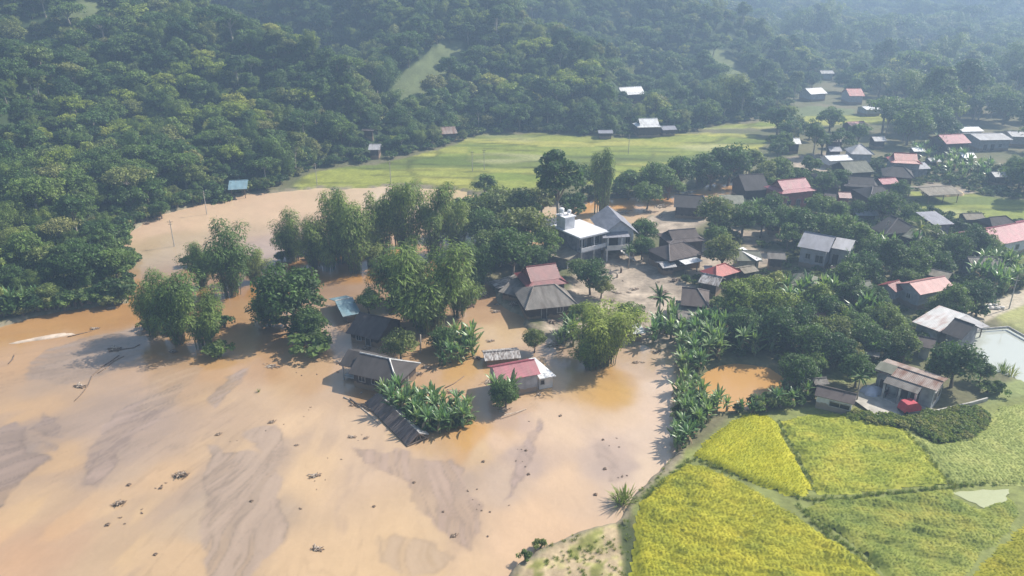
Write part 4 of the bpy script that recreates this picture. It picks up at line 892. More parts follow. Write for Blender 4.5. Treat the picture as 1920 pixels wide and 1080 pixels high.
# smaller roofs between the gardens
for nm, lb, A, B, rg_, ze, pt, kd, rf_, wl in [
 ("red_roof_hut","rust red roof half hidden under the trees behind the orange pond",(1466,607),(1506,604),590,2.6,24,'gable','red','wood'),
 ("pink_roof_hut","patchy pale pink roof under the trees right of the rust red roof",(1514,597),(1552,593),580,2.6,24,'gable','palepink','wood'),
 ("grey_roof_hut","small blue grey roof between the pale grey house and the wide dark roofs",(1606,404),(1648,404),392,2.8,24,'gable','grey','wood'),
 ("garden_shed","small pale roof right of the olive brown roof",(1745,440),(1772,440),430,2.6,20,'gable','pale','wood'),
 ("garden_shed","small tan roof before the blue grey walled house",(1776,454),(1802,452),442,2.4,20,'gable','tan','wood'),
 ("sheet_awning","white sheet lean-to at the right foot of the yellow green bamboo",(1186,626),(1211,624),613,1.6,14,'shed','white','wood'),
 ("garden_shed","grey slab roof in the shade behind the rust roofed house",(1612,664),(1650,670),652,2.2,12,'shed','asb','wood'),
 ("garden_shed","tiny pale hut beside the red pyramid roof",(1322,508),(1338,508),499,1.9,22,'gable','pale','wood'),
 ("garden_shed","tan sheet roof right of the red pyramid roof",(1396,513),(1424,508),500,2.2,18,'gable','tan','wood'),
 ("upper_hut","grey roofed hut left of the tented roof",(1556,284),(1580,284),275,2.6,24,'gable','grey','wood'),
 ("upper_hut","pale roofed hut on the lane behind the tented roof",(1640,265),(1664,265),256,2.6,22,'gable','pale','wood'),
 ("upper_hut","tan roofed hut behind the long white shed of the upper village",(1556,266),(1584,266),258,2.6,22,'gable','tan','wood'),
 ("upper_hut","white sheet roofed hut behind the bright red roof",(1714,284),(1734,284),277,2.4,18,'gable','white','wood'),
 ("upper_hut","small pale hut in the bananas right of the bright red roof",(1746,304),(1766,303),296,2.4,22,'gable','pale','wood'),
 ("upper_hut","pale roofed hut under the right edge trees of the upper village",(1866,332),(1892,332),322,2.6,22,'gable','pale','wood'),
 ("upper_hut","dark brown roofed hut right of the pink roofed red house",(1545,372),(1568,374),362,2.6,26,'gable','brown','wood'),
 ("upper_hut","slate roofed hut behind the pink roofed red house",(1530,334),(1556,334),324,2.8,26,'hip','slate','wood'),
 ("upper_hut","low grey roof before the dark hipped roofs of the upper village",(1654,392),(1690,390),380,2.4,18,'gable','asb','wood'),
 ("upper_hut","brown roof at the left of the wide grey hipped roof",(1548,352),(1576,352),341,2.8,26,'gable','brown','wood'),
 ("garden_shed","mossy roof between the pink annex and the mossy hipped roof",(1606,545),(1642,541),528,2.6,24,'gable','moss','wood'),
 ("garden_shed","brown tile roof behind the mossy hipped roof",(1566,515),(1600,512),499,2.8,25,'gable','brown','wood'),
 ("garden_shed","grey roof left of the pale grey house",(1440,485),(1474,487),473,2.6,24,'gable','asb','wood'),
 ("garden_shed","brown roof beside the dark gabled upper house",(1440,420),(1470,420),409,2.6,24,'gable','brown','wood')]:
    house(nm, lb, A, B, rg_, ze, pt, kd, rf_, wl)
# ------------------------------------------------------------------ planting
def blocked(x, y, m=.8):
    for cx, cy_, hx, hy, a in FOOT_PRINTS:
        dx, dy = x-cx, y-cy_; u = dx*math.cos(a)+dy*math.sin(a); v_ = -dx*math.sin(a)+dy*math.cos(a)
        if abs(u) < hx+m and abs(v_) < hy+m: return True
    return False
def fill_px(P, n, seed, mind=9):
    rng = np.random.default_rng(seed); P = np.array(P, float); out = []; k = 0
    while len(out) < n and k < 6000:
        k += 1; p = rng.uniform(P.min(0), P.max(0))
        if inside(P, np.array([p[0]]), np.array([p[1]]))[0] and all((q[0]-p[0])**2+2.2*(q[1]-p[1])**2 > mind**2 for q in out): out.append(tuple(p))
    return sorted(out)
TREES = []
def tree_px(kind, px, py, rpx, label, group=None, squash=1.0):
    """crown centre and radius read in the photograph -> a tree of that size standing on the terrain"""
    pr = PROTO[kind][0]; Hh, Rr = pr[2], pr[3]
    g = G(px, py); 
    for _ in range(3):
        s = (rpx/scale_at(proj((g.x, g.y, 0))[1]))/Rr*1.02
        c = s*Hh*squash*(.56 if kind not in ('bamboo', 'lightbamboo', 'uprightbamboo', 'yellowbamboo') else .60)
        gz_ = max(ht(g.x, g.y), 0) if g.y < 420 else 0
        g = G(px, py, gz_+c)
    g.z = max(ht(g.x, g.y), -.3)
    o = plant(kind, g, s, label, group, sz=s*squash); TREES.append((g.x, g.y, s*Rr)); return o
LM = "bamboo clump"
T_ = tree_px
# bamboo standing in the flood
T_('bamboo',318,545,62,"drooping dark bamboo clump standing in the water, left of the bamboo island",None,1.0)
T_('bamboo',372,570,50,"bamboo clump with a stem bowed down to the water at the island's right end")
T_('bamboo',275,550,42,"narrow bamboo clump at the left end of the flooded bamboo island",None,1.2)
T_('shrub',408,650,26,"low hanging bamboo shoots dipping into the water")
T_('bamboo',420,462,56,"rounded bamboo clump behind the flooded bamboo island"); T_('bamboo',370,480,36,"small bamboo clump left of the rounded bamboo"); T_('bamboo',470,480,30,"thin bamboo clump at the right of the rounded bamboo")
T_('fine',540,545,62,"large leafy tree standing in the flood left of the blue roof",None,1.15); T_('fine',500,570,38,"leafy tree leaning left of the large flooded tree"); T_('fine',577,600,36,"leafy tree lower right of the large flooded tree")
T_('shrub',588,640,42,"round dark bush at the water left of the brown roofs",None,.8); T_('shrubdark',560,622,26,"small bush behind the round dark bush")
for k, px, py, r, lb in [('finedark',945,385,50,"dark tree at the right end of the feathery bamboo row"),('finedark',905,425,42,"dark tree between the feathery row and the rounded bamboo"),('fine',870,395,40,"leafy tree in the feathery bamboo row"),('finedark',975,390,44,"dark crowned tree above the broad dark tree left of the villa")]: T_(k,px,py,r,lb)
g = "bamboo row along the old river bank"
for px, py, r, lb in [(540,440,40,"leftmost bamboo in the row by the sand flat"),(585,450,40,"bamboo second from the left in the row by the sand flat"),(632,410,44,"tall pointed bamboo in the row by the sand flat"),(612,455,40,"low bamboo below the tall pointed bamboo"),(660,430,44,"bamboo between the pointed bamboo and the feathery row"),
    (712,405,42,"feathery bamboo just right of the sand flat"),(760,395,46,"bright feathery bamboo, tallest behind the giant bamboo"),(812,400,44,"feathery bamboo right of the tallest feathery one"),(690,455,36,"dark bamboo over the orange channel"),(852,410,36,"bamboo at the right end of the feathery row")]: T_('bamboo',px,py-(14 if py > 435 else 12),r*(1.0 if py > 435 else 1.05),lb,g,1.0 if py > 435 else 1.22)
T_('uprightbamboo',745,380,24,"upright spray of bamboo tips over the sand flat",g); T_('uprightbamboo',640,385,22,"upright bamboo tips against the pale sand",g)
T_('lightbamboo',800,505,86,"giant bright green bamboo clump in the middle of the picture",None,.92)
T_('lightbamboo',745,490,52,"left shoulder of bamboo beside the giant bright clump"); T_('bamboo',855,520,46,"bamboo at the right foot of the giant bright clump"); T_('bamboo',897,480,38,"separate dark rounded bamboo right of the giant clump",None,1.0); T_('finedark',770,565,36,"small dark tree at the foot of the giant bamboo")
T_('finedark',690,560,26,"dark tree between the blue roof and the giant bamboo")
for k, px, py, r, lb in [('finedark',930,400,46,"dark tree behind the separate rounded bamboo"),('finedark',985,425,52,"broad dark tree left of the villa"),('tall',1050,345,44,"tall tree above the villa's water tanks"),('dark',1015,370,40,"dark tree left of the tall tree by the villa"),('finedark',960,470,50,"dark tree behind the dark red roof"),('mid',1025,455,34,"pale leaved tree touching the villa's left wall"),
    ('mid',910,345,24,"small pale tree on the field edge above the bamboo"),('dark',900,385,36,"dark tree on the field edge"),('dark',1075,385,32,"dark tree rising behind the villa's flat wing"),('finedark',930,455,40,"dark tree in the shade right of the rounded bamboo"),('finedark',1000,480,28,"small dark tree by the tan shed"),
    ('fine',1210,430,28,"leafy tree at the villa's right side"),('fine',1205,460,24,"low tree beside the dark blue car"),('finedark',1108,515,34,"dark tree before the villa's veranda"),('fine',1128,535,22,"small tree on the mud below the villa"),('finedark',1085,500,22,"dark bush between villa and red roof")]: T_(k,px,py,r,lb)
T_('yellowbamboo',1135,608,70,"big yellow green bamboo beside the grey sheet roof",None,.75); T_('light',1095,590,30,"yellow green tree left shoulder of the big yellow green bamboo"); T_('bamboo',1110,645,44,"dark lower bamboo under the yellow green crown",None,.7)
T_('light',1180,590,30,"yellow green tree right shoulder of the big yellow green bamboo")
T_('finedark',1002,634,23,"small round tree standing alone behind the pink roof",None,1.1); T_('fine',750,640,34,"leafy tree between the two brown roofed flooded houses"); T_('fine',830,630,28,"tree among the bananas right of the brown roofs"); T_('finedark',948,735,30,"dark bush growing before the pink roofed house"); 
g = "trees behind the mud bank"
for k, px, py, r, lb in [('uprightbamboo',1133,310,26,"tall pale bamboo spray at the field's near edge"),('mid',1095,335,30,"tree left of the pale bamboo spray"),('mid',1180,340,30,"olive tree right of the pale bamboo spray"),('fine',1230,325,36,"broad tree on the river bank below the field"),('fine',1215,360,28,"low tree at the orange water behind the villa"),('fine',1275,320,34,"tree in the middle of the bank row"),('finedark',1310,315,30,"dark tree left of the big bank tree"),
   ('fine',1370,298,42,"big tree with a lit right side at the field's corner"),('dark',1335,318,34,"dark tree in front of the big bank tree"),('mid',1408,300,28,"small tree right of the big bank tree"),('mid',1255,345,26,"low pale tree over the dry bank"),('mid',1435,325,28,"tree above the dark gabled house"),('mid',1460,320,28,"tree left of the mud lane")]: T_(k,px,py,r,lb,g)
vill = [('finedark',1345,400,38),('fine',1395,405,34),('mid',1430,410,32),('finedark',1450,385,28),('finedark',1357,470,36),('fine',1345,440,24),('fine',1500,418,34),('mid',1480,440,26),('fine',1470,410,28),('fine',1580,430,34),('mid',1610,442,34),('mid',1550,420,26),
  ('light',1415,545,36),('mid',1440,556,24),('light',1385,560,40),('light',1455,575,40),('fine',1395,605,34),('light',1450,530,26),('fine',1553,580,32),('light',1578,596,26),('light',1530,560,34),('finedark',1602,608,34),('mid',1630,598,26),('finedark',1500,600,36),('fine',1640,560,30),('finedark',1652,480,36),('tall',1678,478,24),('fine',1705,490,38),('finedark',1620,500,36),('fine',1630,465,28),('mid',1590,515,32),('mid',1600,545,28),
  ('finedark',1462,612,42),('finedark',1400,616,32),('finedark',1525,640,40),('finedark',1570,652,34),('fine',1598,660,26),('finedark',1634,636,36),('fine',1662,646,26),('finedark',1690,640,34),('finedark',1610,690,34),('fine',1495,690,36),('fine',1525,680,26),('fine',1660,600,36),('finedark',1560,620,36),('finedark',1795,678,46),('fine',1842,692,24),('fine',1762,690,26),
  ('fine',1788,560,32),('finedark',1832,552,32),('fine',1765,570,24),('finedark',1826,448,30),('fine',1850,446,22),('finedark',1790,465,34),('fine',1855,460,26),('fine',1742,470,32),('finedark',1765,495,28),('finedark',1660,385,32),('fine',1710,400,24),('finedark',1700,520,26),
  ('fine',1610,395,22),('mid',1575,395,24),('fine',1540,385,28),('dark',1520,310,22),('dark',1575,335,24),('dark',1550,340,24),('dark',1500,330,20),('finedark',1690,355,20),('fine',1720,425,24),('mid',1745,440,24),('fine',1880,480,24),('mid',1450,350,20),
  ('dark',1545,262,24),('dark',1520,240,20),('dark',1578,262,24),('mid',1610,250,22),('tall',1530,255,18),('mid',1470,265,20),('dark',1460,280,18)]
near_lab = [("pale grey house",1540,465),("rust roofed house",1730,710),("orange pond",1390,720),("fish pond",1870,660),("villa",1120,440),("bleached pink roof",1755,540),("silver and rust shed",1740,610),("dark slate roof",1675,425),("mossy hipped roof",1505,525),("large grey brown roof",1300,560),("broad dark brown roof",1285,440),("pink two tier roof",1497,355),("wide grey hipped roof",1620,345),("bright red two tier roof",1700,300),("long pink roofed hall",1890,440),("banana grove",1860,540),("tented pale roof",1612,285),("red pyramid roof",1365,510),("white roofed field hut",1490,265),("long low shed",1565,740),("blue grey house",1772,412)]
def where(px, py):
    b = min(near_lab, key=lambda n: (n[1]-px)**2+2*(n[2]-py)**2); dx, dy = px-b[1], py-b[2]
    side = "right of" if dx > abs(dy)*1.2 else "left of" if dx < -abs(dy)*1.2 else "behind" if dy < 0 else "in front of"
    return side, b[0]
used_lab = {}
ADJ = dict(dark="dark green", finedark="deep green", fine="leafy green", mid="olive green", light="yellow green", tall="tall slim")
def uniq(base_l):
    """a second plant by the same landmark is told apart by its place among its neighbours"""
    used_lab[base_l] = used_lab.get(base_l, 0)+1
    return base_l
for k, px, py, r in vill:
    sd_, nm_ = where(px, py); sz_ = "large" if r > 40 else "small" if r < 27 else "rounded"
    T_(k, px, py, r, uniq("%s %s tree %s the %s" % (sz_, ADJ[k], sd_, nm_)), "village trees")
for i, (px, py) in enumerate(fill_px([(1090,372),(1180,358),(1240,352),(1330,340),(1385,330),(1380,340),(1330,350),(1240,364),(1180,372),(1100,382)], 20, 41, 10)):
    g_ = G(px, py); g_.z = ht(g_.x, g_.y); plant('shrub' if i % 3 else 'shrubdark', g_, random.uniform(1.0, 1.9), "bush filling the foot of the bank trees between the field and the mud", "bushes under the bank trees")
for k, px, py, r, lb in [('fine',838,238,15,"tree crowding the shaded brown house from behind"),('finedark',815,246,14,"dark tree at the left wall of the shaded brown house"),('finedark',868,252,10,"small dark tree at the right end of the shaded brown house")]: T_(k,px,py,r,lb)
for P_, n_, sd2, lb, gp in [([(255,622),(400,642),(430,610),(300,600)],9,51,"low bush at the foot of the flooded bamboo island","bushes of the bamboo island"),([(500,492),(690,482),(700,462),(520,470)],12,52,"low bush under the bamboo row beside the orange channel","bushes under the bamboo row"),
    ([(880,525),(1010,495),(1000,462),(890,480)],9,53,"bush in the shade between the giant bamboo and the tan shed","bushes behind the dark red roof"),([(480,605),(600,645),(615,612),(500,585)],7,54,"bush at the foot of the large flooded tree","bushes under the flooded tree"),([(735,600),(830,610),(880,570),(850,550),(740,570)],8,55,"bush at the foot of the giant bamboo","bushes under the giant bamboo"),([(350,505),(480,510),(480,490),(360,485)],7,56,"bush under the rounded bamboo by the sand flat","bushes under the rounded bamboo")]:
    for i, (px, py) in enumerate(fill_px(P_, n_, sd2, 12)):
        g_ = G(px, py); g_.z = max(ht(g_.x, g_.y), -.3); plant('shrub' if i % 2 else 'shrubdark', g_, random.uniform(.8, 1.5), lb, gp)
for A_, B_, n_, lb, gp in [((0,602),(245,566),24,"bush overhanging the water at the foot of the left forest","bushes on the left bank"),((243,562),(228,440),12,"bush on the forest edge between the flood and the sand flat","bushes beside the sand flat"),((232,436),(330,394),10,"bush at the sand flat's upper left edge","bushes above the sand flat"),((330,394),(540,350),18,"bush along the sand flat's far edge below the forest","bushes along the far edge")]:
    for i in range(n_):
        t = (i+random.random())/n_; g_ = G(A_[0]+(B_[0]-A_[0])*t-2, A_[1]+(B_[1]-A_[1])*t-3); g_.z = max(ht(g_.x, g_.y), -.2); plant(('shrub','shrubdark','shrubdark')[i % 3], g_, random.uniform(.9, 1.9), lb, gp)
for P_, n_, sd2, lb, gp in [([(740,775),(870,770),(880,800),(790,812)],9,61,"round bush among the bananas of the flooded island","bushes of the banana island"),([(1270,740),(1310,730),(1320,800),(1265,840)],10,62,"bush among the bananas on the rice bank","bushes of the rice bank"),([(1345,778),(1470,755),(1530,750),(1520,765),(1400,782)],10,63,"bush in the hedge between the orange pond and the rice","bushes below the orange pond")]:
    for i, (px, py) in enumerate(fill_px(P_, n_, sd2, 10)):
        g_ = G(px, py); g_.z = max(ht(g_.x, g_.y), -.3); plant('shrub' if i % 2 else 'shrubdark', g_, random.uniform(.6, 1.1), lb, gp)
# bananas
def bananas(pts, label, group, s=(.85, 1.25)):
    for px, py in pts:
        g_ = G(px, py); g_.z = max(ht(g_.x, g_.y), -.2)
        plant('banana', g_, random.uniform(*s), label, group)
bananas(fill_px([(735,770),(760,752),(850,765),(882,785),(870,806),(820,818),(770,800)], 36, 1, 12), "banana plant in the island clump standing in the flood beside the collapsed roof", "bananas of the flooded island", (.7, 1.1))
bananas([(720,752),(735,756),(748,748)], "banana plant before the large dark stilt house, behind the collapsed roof", "bananas by the stilt house")
bananas(fill_px([(800,670),(830,640),(880,635),(897,660),(875,682),(820,690)], 18, 2, 12), "banana plant in the clump right of the brown roofed house", "bananas right of the brown roofs", (.8, 1.2))
bananas([(930,752),(943,760),(958,755)], "banana plant at the front of the pink roofed house", "bananas by the pink roof")
bananas(fill_px([(1272,640),(1300,610),(1350,610),(1362,650),(1350,690),(1318,700),(1282,720),(1272,700)], 34, 3, 12), "banana plant in the grove between the flood and the orange pond", "bananas left of the orange pond", (.8, 1.2))
bananas(fill_px([(1268,730),(1300,720),(1320,765),(1345,775),(1320,810),(1285,855),(1262,850),(1272,800)], 30, 4, 11), "banana plant on the bank between the flood and the yellow rice", "bananas on the rice bank", (.6, .95))
bananas(fill_px([(1345,775),(1400,768),(1450,752),(1470,725),(1530,735),(1520,765),(1470,775),(1380,785)], 18, 5, 14), "banana plant in the hedge between the orange pond and the rice", "bananas below the orange pond", (.5, .75))
bananas(fill_px([(1380,640),(1430,620),(1460,650),(1440,680),(1390,680)], 8, 6, 16), "banana plant shaded under the trees behind the orange pond", "bananas behind the orange pond", (1.0, 1.4))
bananas(fill_px([(1815,545),(1830,515),(1905,520),(1915,550),(1870,565)], 16, 7, 14), "banana plant in the grove before the grey tile roofed shed", "bananas by the grey shed", (1.1, 1.5))
bananas(fill_px([(1370,415),(1400,400),(1440,415),(1470,425),(1400,430)], 10, 8, 12), "banana plant in the row above the tan earth patch", "bananas above the tan patch")
bananas(fill_px([(1545,425),(1580,410),(1620,430),(1610,455),(1570,450)], 9, 9, 12), "banana plant behind the pale grey house", "bananas behind the pale grey house")
bananas(fill_px([(1560,520),(1600,500),(1640,520),(1630,550),(1580,560),(1540,545)], 11, 10, 14), "banana plant in the gardens right of the mossy roof", "bananas in the village gardens")
bananas(fill_px([(1480,645),(1580,645),(1600,680),(1500,688)], 11, 57, 15), "banana plant in the dark trees right of the orange pond", "bananas right of the orange pond", (1.0, 1.4))
bananas(fill_px([(1440,590),(1530,610),(1640,620),(1660,590),(1580,570),(1480,560)], 14, 58, 15), "banana plant among the mixed trees of the village centre", "bananas of the village centre", (1.1, 1.5))
bananas(fill_px([(1640,470),(1720,480),(1760,500),(1700,515),(1620,500)], 9, 59, 13), "banana plant below the dark slate roof", "bananas below the dark slate roof", (1.1, 1.5))
bananas([(1655,690),(1668,686),(1680,682),(1690,688),(1560,700),(1630,690)], "banana plant behind the rust roofed house", "bananas behind the rust roof")
bananas(fill_px([(1730,310),(1780,300),(1860,330),(1880,350),(1780,345)], 22, 11, 10), "banana plant in the gardens right of the bright red roof", "bananas of the upper village", (1.0, 1.5))
bananas(fill_px([(1700,290),(1760,280),(1780,292),(1720,300)], 8, 12, 9), "banana plant behind the bright red roof", "bananas behind the bright red roof", (1.0, 1.5))
bananas(fill_px([(1080,655),(1050,648),(1040,620),(1075,625)], 6, 13, 12), "banana plant between the grey sheet roof and the yellow green bamboo", "bananas by the grey sheet roof")
bananas(fill_px([(1215,625),(1265,600),(1270,640),(1220,655)], 8, 14, 12), "banana plant right of the yellow green bamboo", "bananas right of the bamboo")
bananas(fill_px([(395,322),(440,310),(480,325),(440,335),(400,338)], 10, 15, 9), "banana plant on the slope above the blue hut", "bananas above the blue hut", (1.0, 1.5))
bananas([(10,600),(30,596),(50,592),(75,585)], "banana plant at the foot of the left forest", "bananas of the left bank", (1.0, 1.4))
for px, py, s, lb in [(1232,620,.9,"palm at the right of the yellow green bamboo"),(1712,490,1.0,"palm with a pale trunk in front of the olive roof"),(1605,760,.6,"small palm at the end of the long low shed"),(1178,506,.62,"battered palm with hanging dead fronds on the mud below the villa"),(1550,500,.7,"palm before the pale grey house")]:
    g_ = G(px, py); g_.z = ht(g_.x, g_.y); plant('palm', g_, s, lb)
# low garden growth between the houses
VILLP = poly([(1010,600),(1290,600),(1270,690),(1320,680),(1480,690),(1560,690),(1700,690),(1830,600),(1900,560),(1960,480),(1960,330),(1600,300),(1440,330),(1330,400),(1340,470),(1240,520),(1200,590)])
rng = np.random.default_rng(5); cnt = 0; gl = 0
while cnt < 150 and gl < 9000:
    gl += 1; p = rng.uniform(VILLP.min(0), VILLP.max(0)); x, y = np.array([p[0]]), np.array([p[1]])
    if not inside(VILLP, x, y)[0] or blocked(p[0], p[1], .6) or max(sdf(P, x, y)[0] for P in MUD+FIELD) > -1 or sdf(PONDO, x, y)[0] > -1.5 or sdf(PONDW, x, y)[0] > -1.5 or sdf(WATERW, x, y)[0] > -2: continue
    px, py = proj((p[0], p[1], .5)); sd_, nm_ = where(px, py)
    kk = 'shrub' if rng.random() < .55 else 'shrubdark'
    plant(kk, (p[0], p[1], ht(*p)), rng.uniform(.7, 1.6), "%s garden shrub %s the %s" % ("dark green" if kk == 'shrubdark' else "light green", sd_, nm_), "garden shrubs"); cnt += 1
# bushes on the banks
for k, px, py, s, lb in [('tallgrass',1165,945,1.25,"grey green tuft of tall grass on the rice field's water corner"),('tallgrass',1172,940,1.2,"smaller grass tuft behind the corner tuft"),('shrub',1013,1030,.55,"small green bush at the tip of the mud strip"),('shrub',985,1056,.5,"lone small bush at the waterline of the mud strip"),('tallgrass',1880,700,1.2,"yellow green reeds at the pond's near bank"),('tallgrass',1895,705,1.1,"reeds right of the yellow green reeds"),
     ('shrub',1870,745,.9,"rounded dark hedge right of the rust roofed house"),('shrub',1848,742,.9,"small pale bush beside the rust roofed house"),('fine',304,410,.62,"lone small tree standing on the sand flat"),('tallgrass',485,735,.3,"single grass sprig in the muddy water"),('shrub',1650,702,.9,"pale garden bush behind the blue white tarp"),('shrub',1590,712,.9,"low yellow green bush in the grassy yard"),('shrub',1625,706,.8,"second low bush in the grassy yard")]:
    g_ = G(px, py); g_.z = max(ht(g_.x, g_.y), 0); plant(k, g_, s, lb)
for i, (px, py) in enumerate(fill_px([(330,400),(440,374),(540,352),(560,345),(545,338),(430,362),(330,385)], 14, 21, 12)):
    g_ = G(px, py); g_.z = ht(g_.x, g_.y); plant('shrub', g_, random.uniform(.9, 1.5), "bush in the strip of low growth along the far edge of the sand flat", "bushes by the sand flat")
# crops: low leafy patch by the rust roofed house
cp = fill_px([(1582,785),(1600,776),(1690,792),(1720,784),(1800,770),(1848,778),(1850,800),(1800,828),(1750,832),(1715,806),(1650,800)], 150, 31, 6)
pts = []; 
for px, py in cp: g_ = G(px, py, .5); pts.append((g_.x, g_.y, ht(g_.x, g_.y)))
wh = [whole(p, "shrub_source") for p in PROTO['crop']]
gn_scatter("leafy_crop", pts, [(0, 0, random.uniform(0, 6.28)) for _ in pts], [[random.uniform(.4, .62)]*3 for _ in pts], [random.randrange(3) for _ in pts], wh, "low leafy crop between the rust roofed house and the rice")

# ------------------------------------------------------------------ forest on the slopes
rng = np.random.default_rng(77)
def jitter(x0, x1, y0, y1, c):
    xs, ys = np.meshgrid(np.arange(x0, x1, c), np.arange(y0, y1, c)); n = xs.size
    return xs.ravel()+rng.uniform(-.46, .46, n)*c, ys.ravel()+rng.uniform(-.46, .46, n)*c
fx, fy, fs = [], [], []
for x0, x1, y0, y1, c, s in ((-190, 120, 95, 262, 3.8, .70), (-320, 330, 262, 480, 4.4, .80), (-560, 640, 480, 950, 9.5, 1.55)):
    x, y = jitter(x0, x1, y0, y1, c); m = np.abs(x) < .74*y+25; x, y = x[m], y[m]
    m = sdf(HP, x, y) > 1.5; x, y = x[m], y[m]; fx.append(x); fy.append(y); fs.append(np.full(len(x), s))
# hazy valley woodland right of the slopes
VW = poly([(1555,160),(1600,122),(1720,104),(2300,104),(2300,290),(1935,300),(1925,262),(1900,240),(1800,232),(1770,262),(1760,280),(1620,275),(1640,250),(1700,232),(1705,210),(1640,192),(1590,186)])
x, y = jitter(60, 620, 200, 620, 8.0); m = inside(VW, x, y) & (np.abs(x) < .74*y+25); fx.append(x[m]); fy.append(y[m]); fs.append(np.full(m.sum(), 1.25))
VW2 = poly([(1800,300),(1950,290),(2100,330),(2100,380),(1960,378),(1880,362),(1815,352),(1760,330)])
x, y = jitter(100, 260, 150, 260, 6.2); m = inside(VW2, x, y); fx.append(x[m]); fy.append(y[m]); fs.append(np.full(m.sum(), 1.0))
VW3 = poly([(1440,258),(1480,240),(1640,232),(1640,250),(1600,268),(1520,285),(1440,300)])
x, y = jitter(60, 200, 180, 320, 7.5); m = inside(VW3, x, y); fx.append(x[m]); fy.append(y[m]); fs.append(np.full(m.sum(), .95))
fx = np.concatenate(fx); fy = np.concatenate(fy); fs = np.concatenate(fs); fz = terrain(fx, fy)
ppx = np.array([proj((a, b, c)) for a, b, c in zip(fx, fy, fz)])
keep = np.ones(len(fx), bool)
for p in clear: keep &= ~(inside(np.array(p, float), ppx[:, 0], ppx[:, 1]) & (fy < 470) & (rng.random(len(fx)) < .94))
keep &= np.array([not blocked(a, b, 3.2) for a, b in zip(fx, fy)])
keep &= np.max([sdf(P, fx, fy) for P in FIELD], 0) < -2.5
# keep the houses on the slopes in sight: no tall tree just in front of them
for cx, cy_, hx, hy, a in FOOT_PRINTS:
    if cy_ < 175: continue
    keep &= ~((np.abs(fx-cx*fy/cy_) < hx+1.5) & (fy < cy_) & (fy > cy_-hy-(14 if cy_ < 235 else 30)))
keep &= rng.random(len(fx)) < np.where(fbm(fx*.05, fy*.05, 33, 3) > .36, .97, .62)
fx, fy, fz, fs, ppx = fx[keep], fy[keep], fz[keep], fs[keep], ppx[keep]
bright = inside(np.array([(190,270),(230,215),(330,130),(420,105),(440,170),(490,205),(500,270),(400,275),(290,260)], float), ppx[:, 0], ppx[:, 1])
bright |= inside(np.array([(0,240),(60,200),(180,210),(240,270),(120,300),(0,300)], float), ppx[:, 0], ppx[:, 1]) & (rng.random(len(fx)) < .5)
bright |= inside(np.array([(720,190),(760,160),(790,190),(780,220)], float), ppx[:, 0], ppx[:, 1]) | inside(np.array([(920,190),(1060,140),(1140,160),(1120,230),(1000,210)], float), ppx[:, 0], ppx[:, 1]) & (rng.random(len(fx)) < .6)
FK = ['dark', 'mid', 'finedark', 'tall', 'flat', 'bamboo', 'light', 'fine', 'spring']
zn_ = fbm(fx*.022, fy*.022, 44, 3)
pick = rng.choice(9, len(fx), p=[.25, .17, .20, .11, .08, .09, .01, .08, .01])
pick = np.where(zn_ > .54, rng.choice(9, len(fx), p=[.06, .22, .05, .05, .10, .20, .07, .17, .08]), pick)
pick = np.where(bright, rng.choice([5, 8, 8, 8, 7], len(fx)), pick)
scv = fs*np.exp(rng.normal(0, .36, len(fx)))*np.where(pick == 5, .62, 1.0)*.98
scv = np.where(rng.random(len(fx)) < .07, scv*1.5, scv)
scv = np.clip(np.where((pick == 3), scv*.95, scv), .35, 1.75*fs)
# the 150 that stand nearest in view are trees of their own, the rest reads as one wood
dist = np.hypot(fx, fy); inview = (ppx[:, 0] > -60) & (ppx[:, 0] < 1980) & (ppx[:, 1] > 0)
order = np.argsort(np.where(inview, dist, 1e9)); own = order[:150]; rest = np.setdiff1d(np.arange(len(fx)), own)
ZONE = lambda px, py: "by the left edge of the flood" if py > 470 and px < 150 else "beside the bamboo island" if py > 470 else "left of the sand flat" if px < 230 and py > 380 else "above the sand flat" if px < 560 else "above the valley fields"
FADJ = ["dark green broadleaf", "mid green broadleaf", "fine leaved deep green", "slim tall", "flat topped", "feathery", "yellow green", "fine leaved green", "bright spring green"]
for i in own:
    k = FK[pick[i]]; nm = "bamboo clump" if k == 'bamboo' else "shrub" if k == 'shrub' else "tree"
    sz_ = "big" if scv[i] > 1.2*fs[i] else "small" if scv[i] < .8*fs[i] else "medium"
    zn = ZONE(*ppx[i]); plant(k, (fx[i], fy[i], fz[i]-.2), scv[i], "%s %s %s in the forest %s" % (sz_, FADJ[pick[i]], nm, zn), "forest trees "+zn)
src_m = []; off = []
for k in FK:
    off.append(len(src_m)); src_m += [whole(p, "tree_source") for p in PROTO[k][:3]]
nvar = np.array([min(3, len(PROTO[k])) for k in FK]); pk = np.array(off)[pick]+rng.integers(0, 100, len(fx)) % nvar[pick]
rots = np.stack([rng.normal(0, .05, len(fx)), rng.normal(0, .05, len(fx)), rng.uniform(0, 6.28, len(fx))], 1)
sc3 = np.stack([scv*rng.uniform(.9, 1.15, len(fx)), scv*rng.uniform(.9, 1.15, len(fx)), scv], 1)
pts = np.stack([fx, fy, fz-.3], 1)
gn_scatter("forest", pts[rest], rots[rest], sc3[rest], pk[rest], src_m, "dense mixed forest covering the hazy slopes behind the valley")
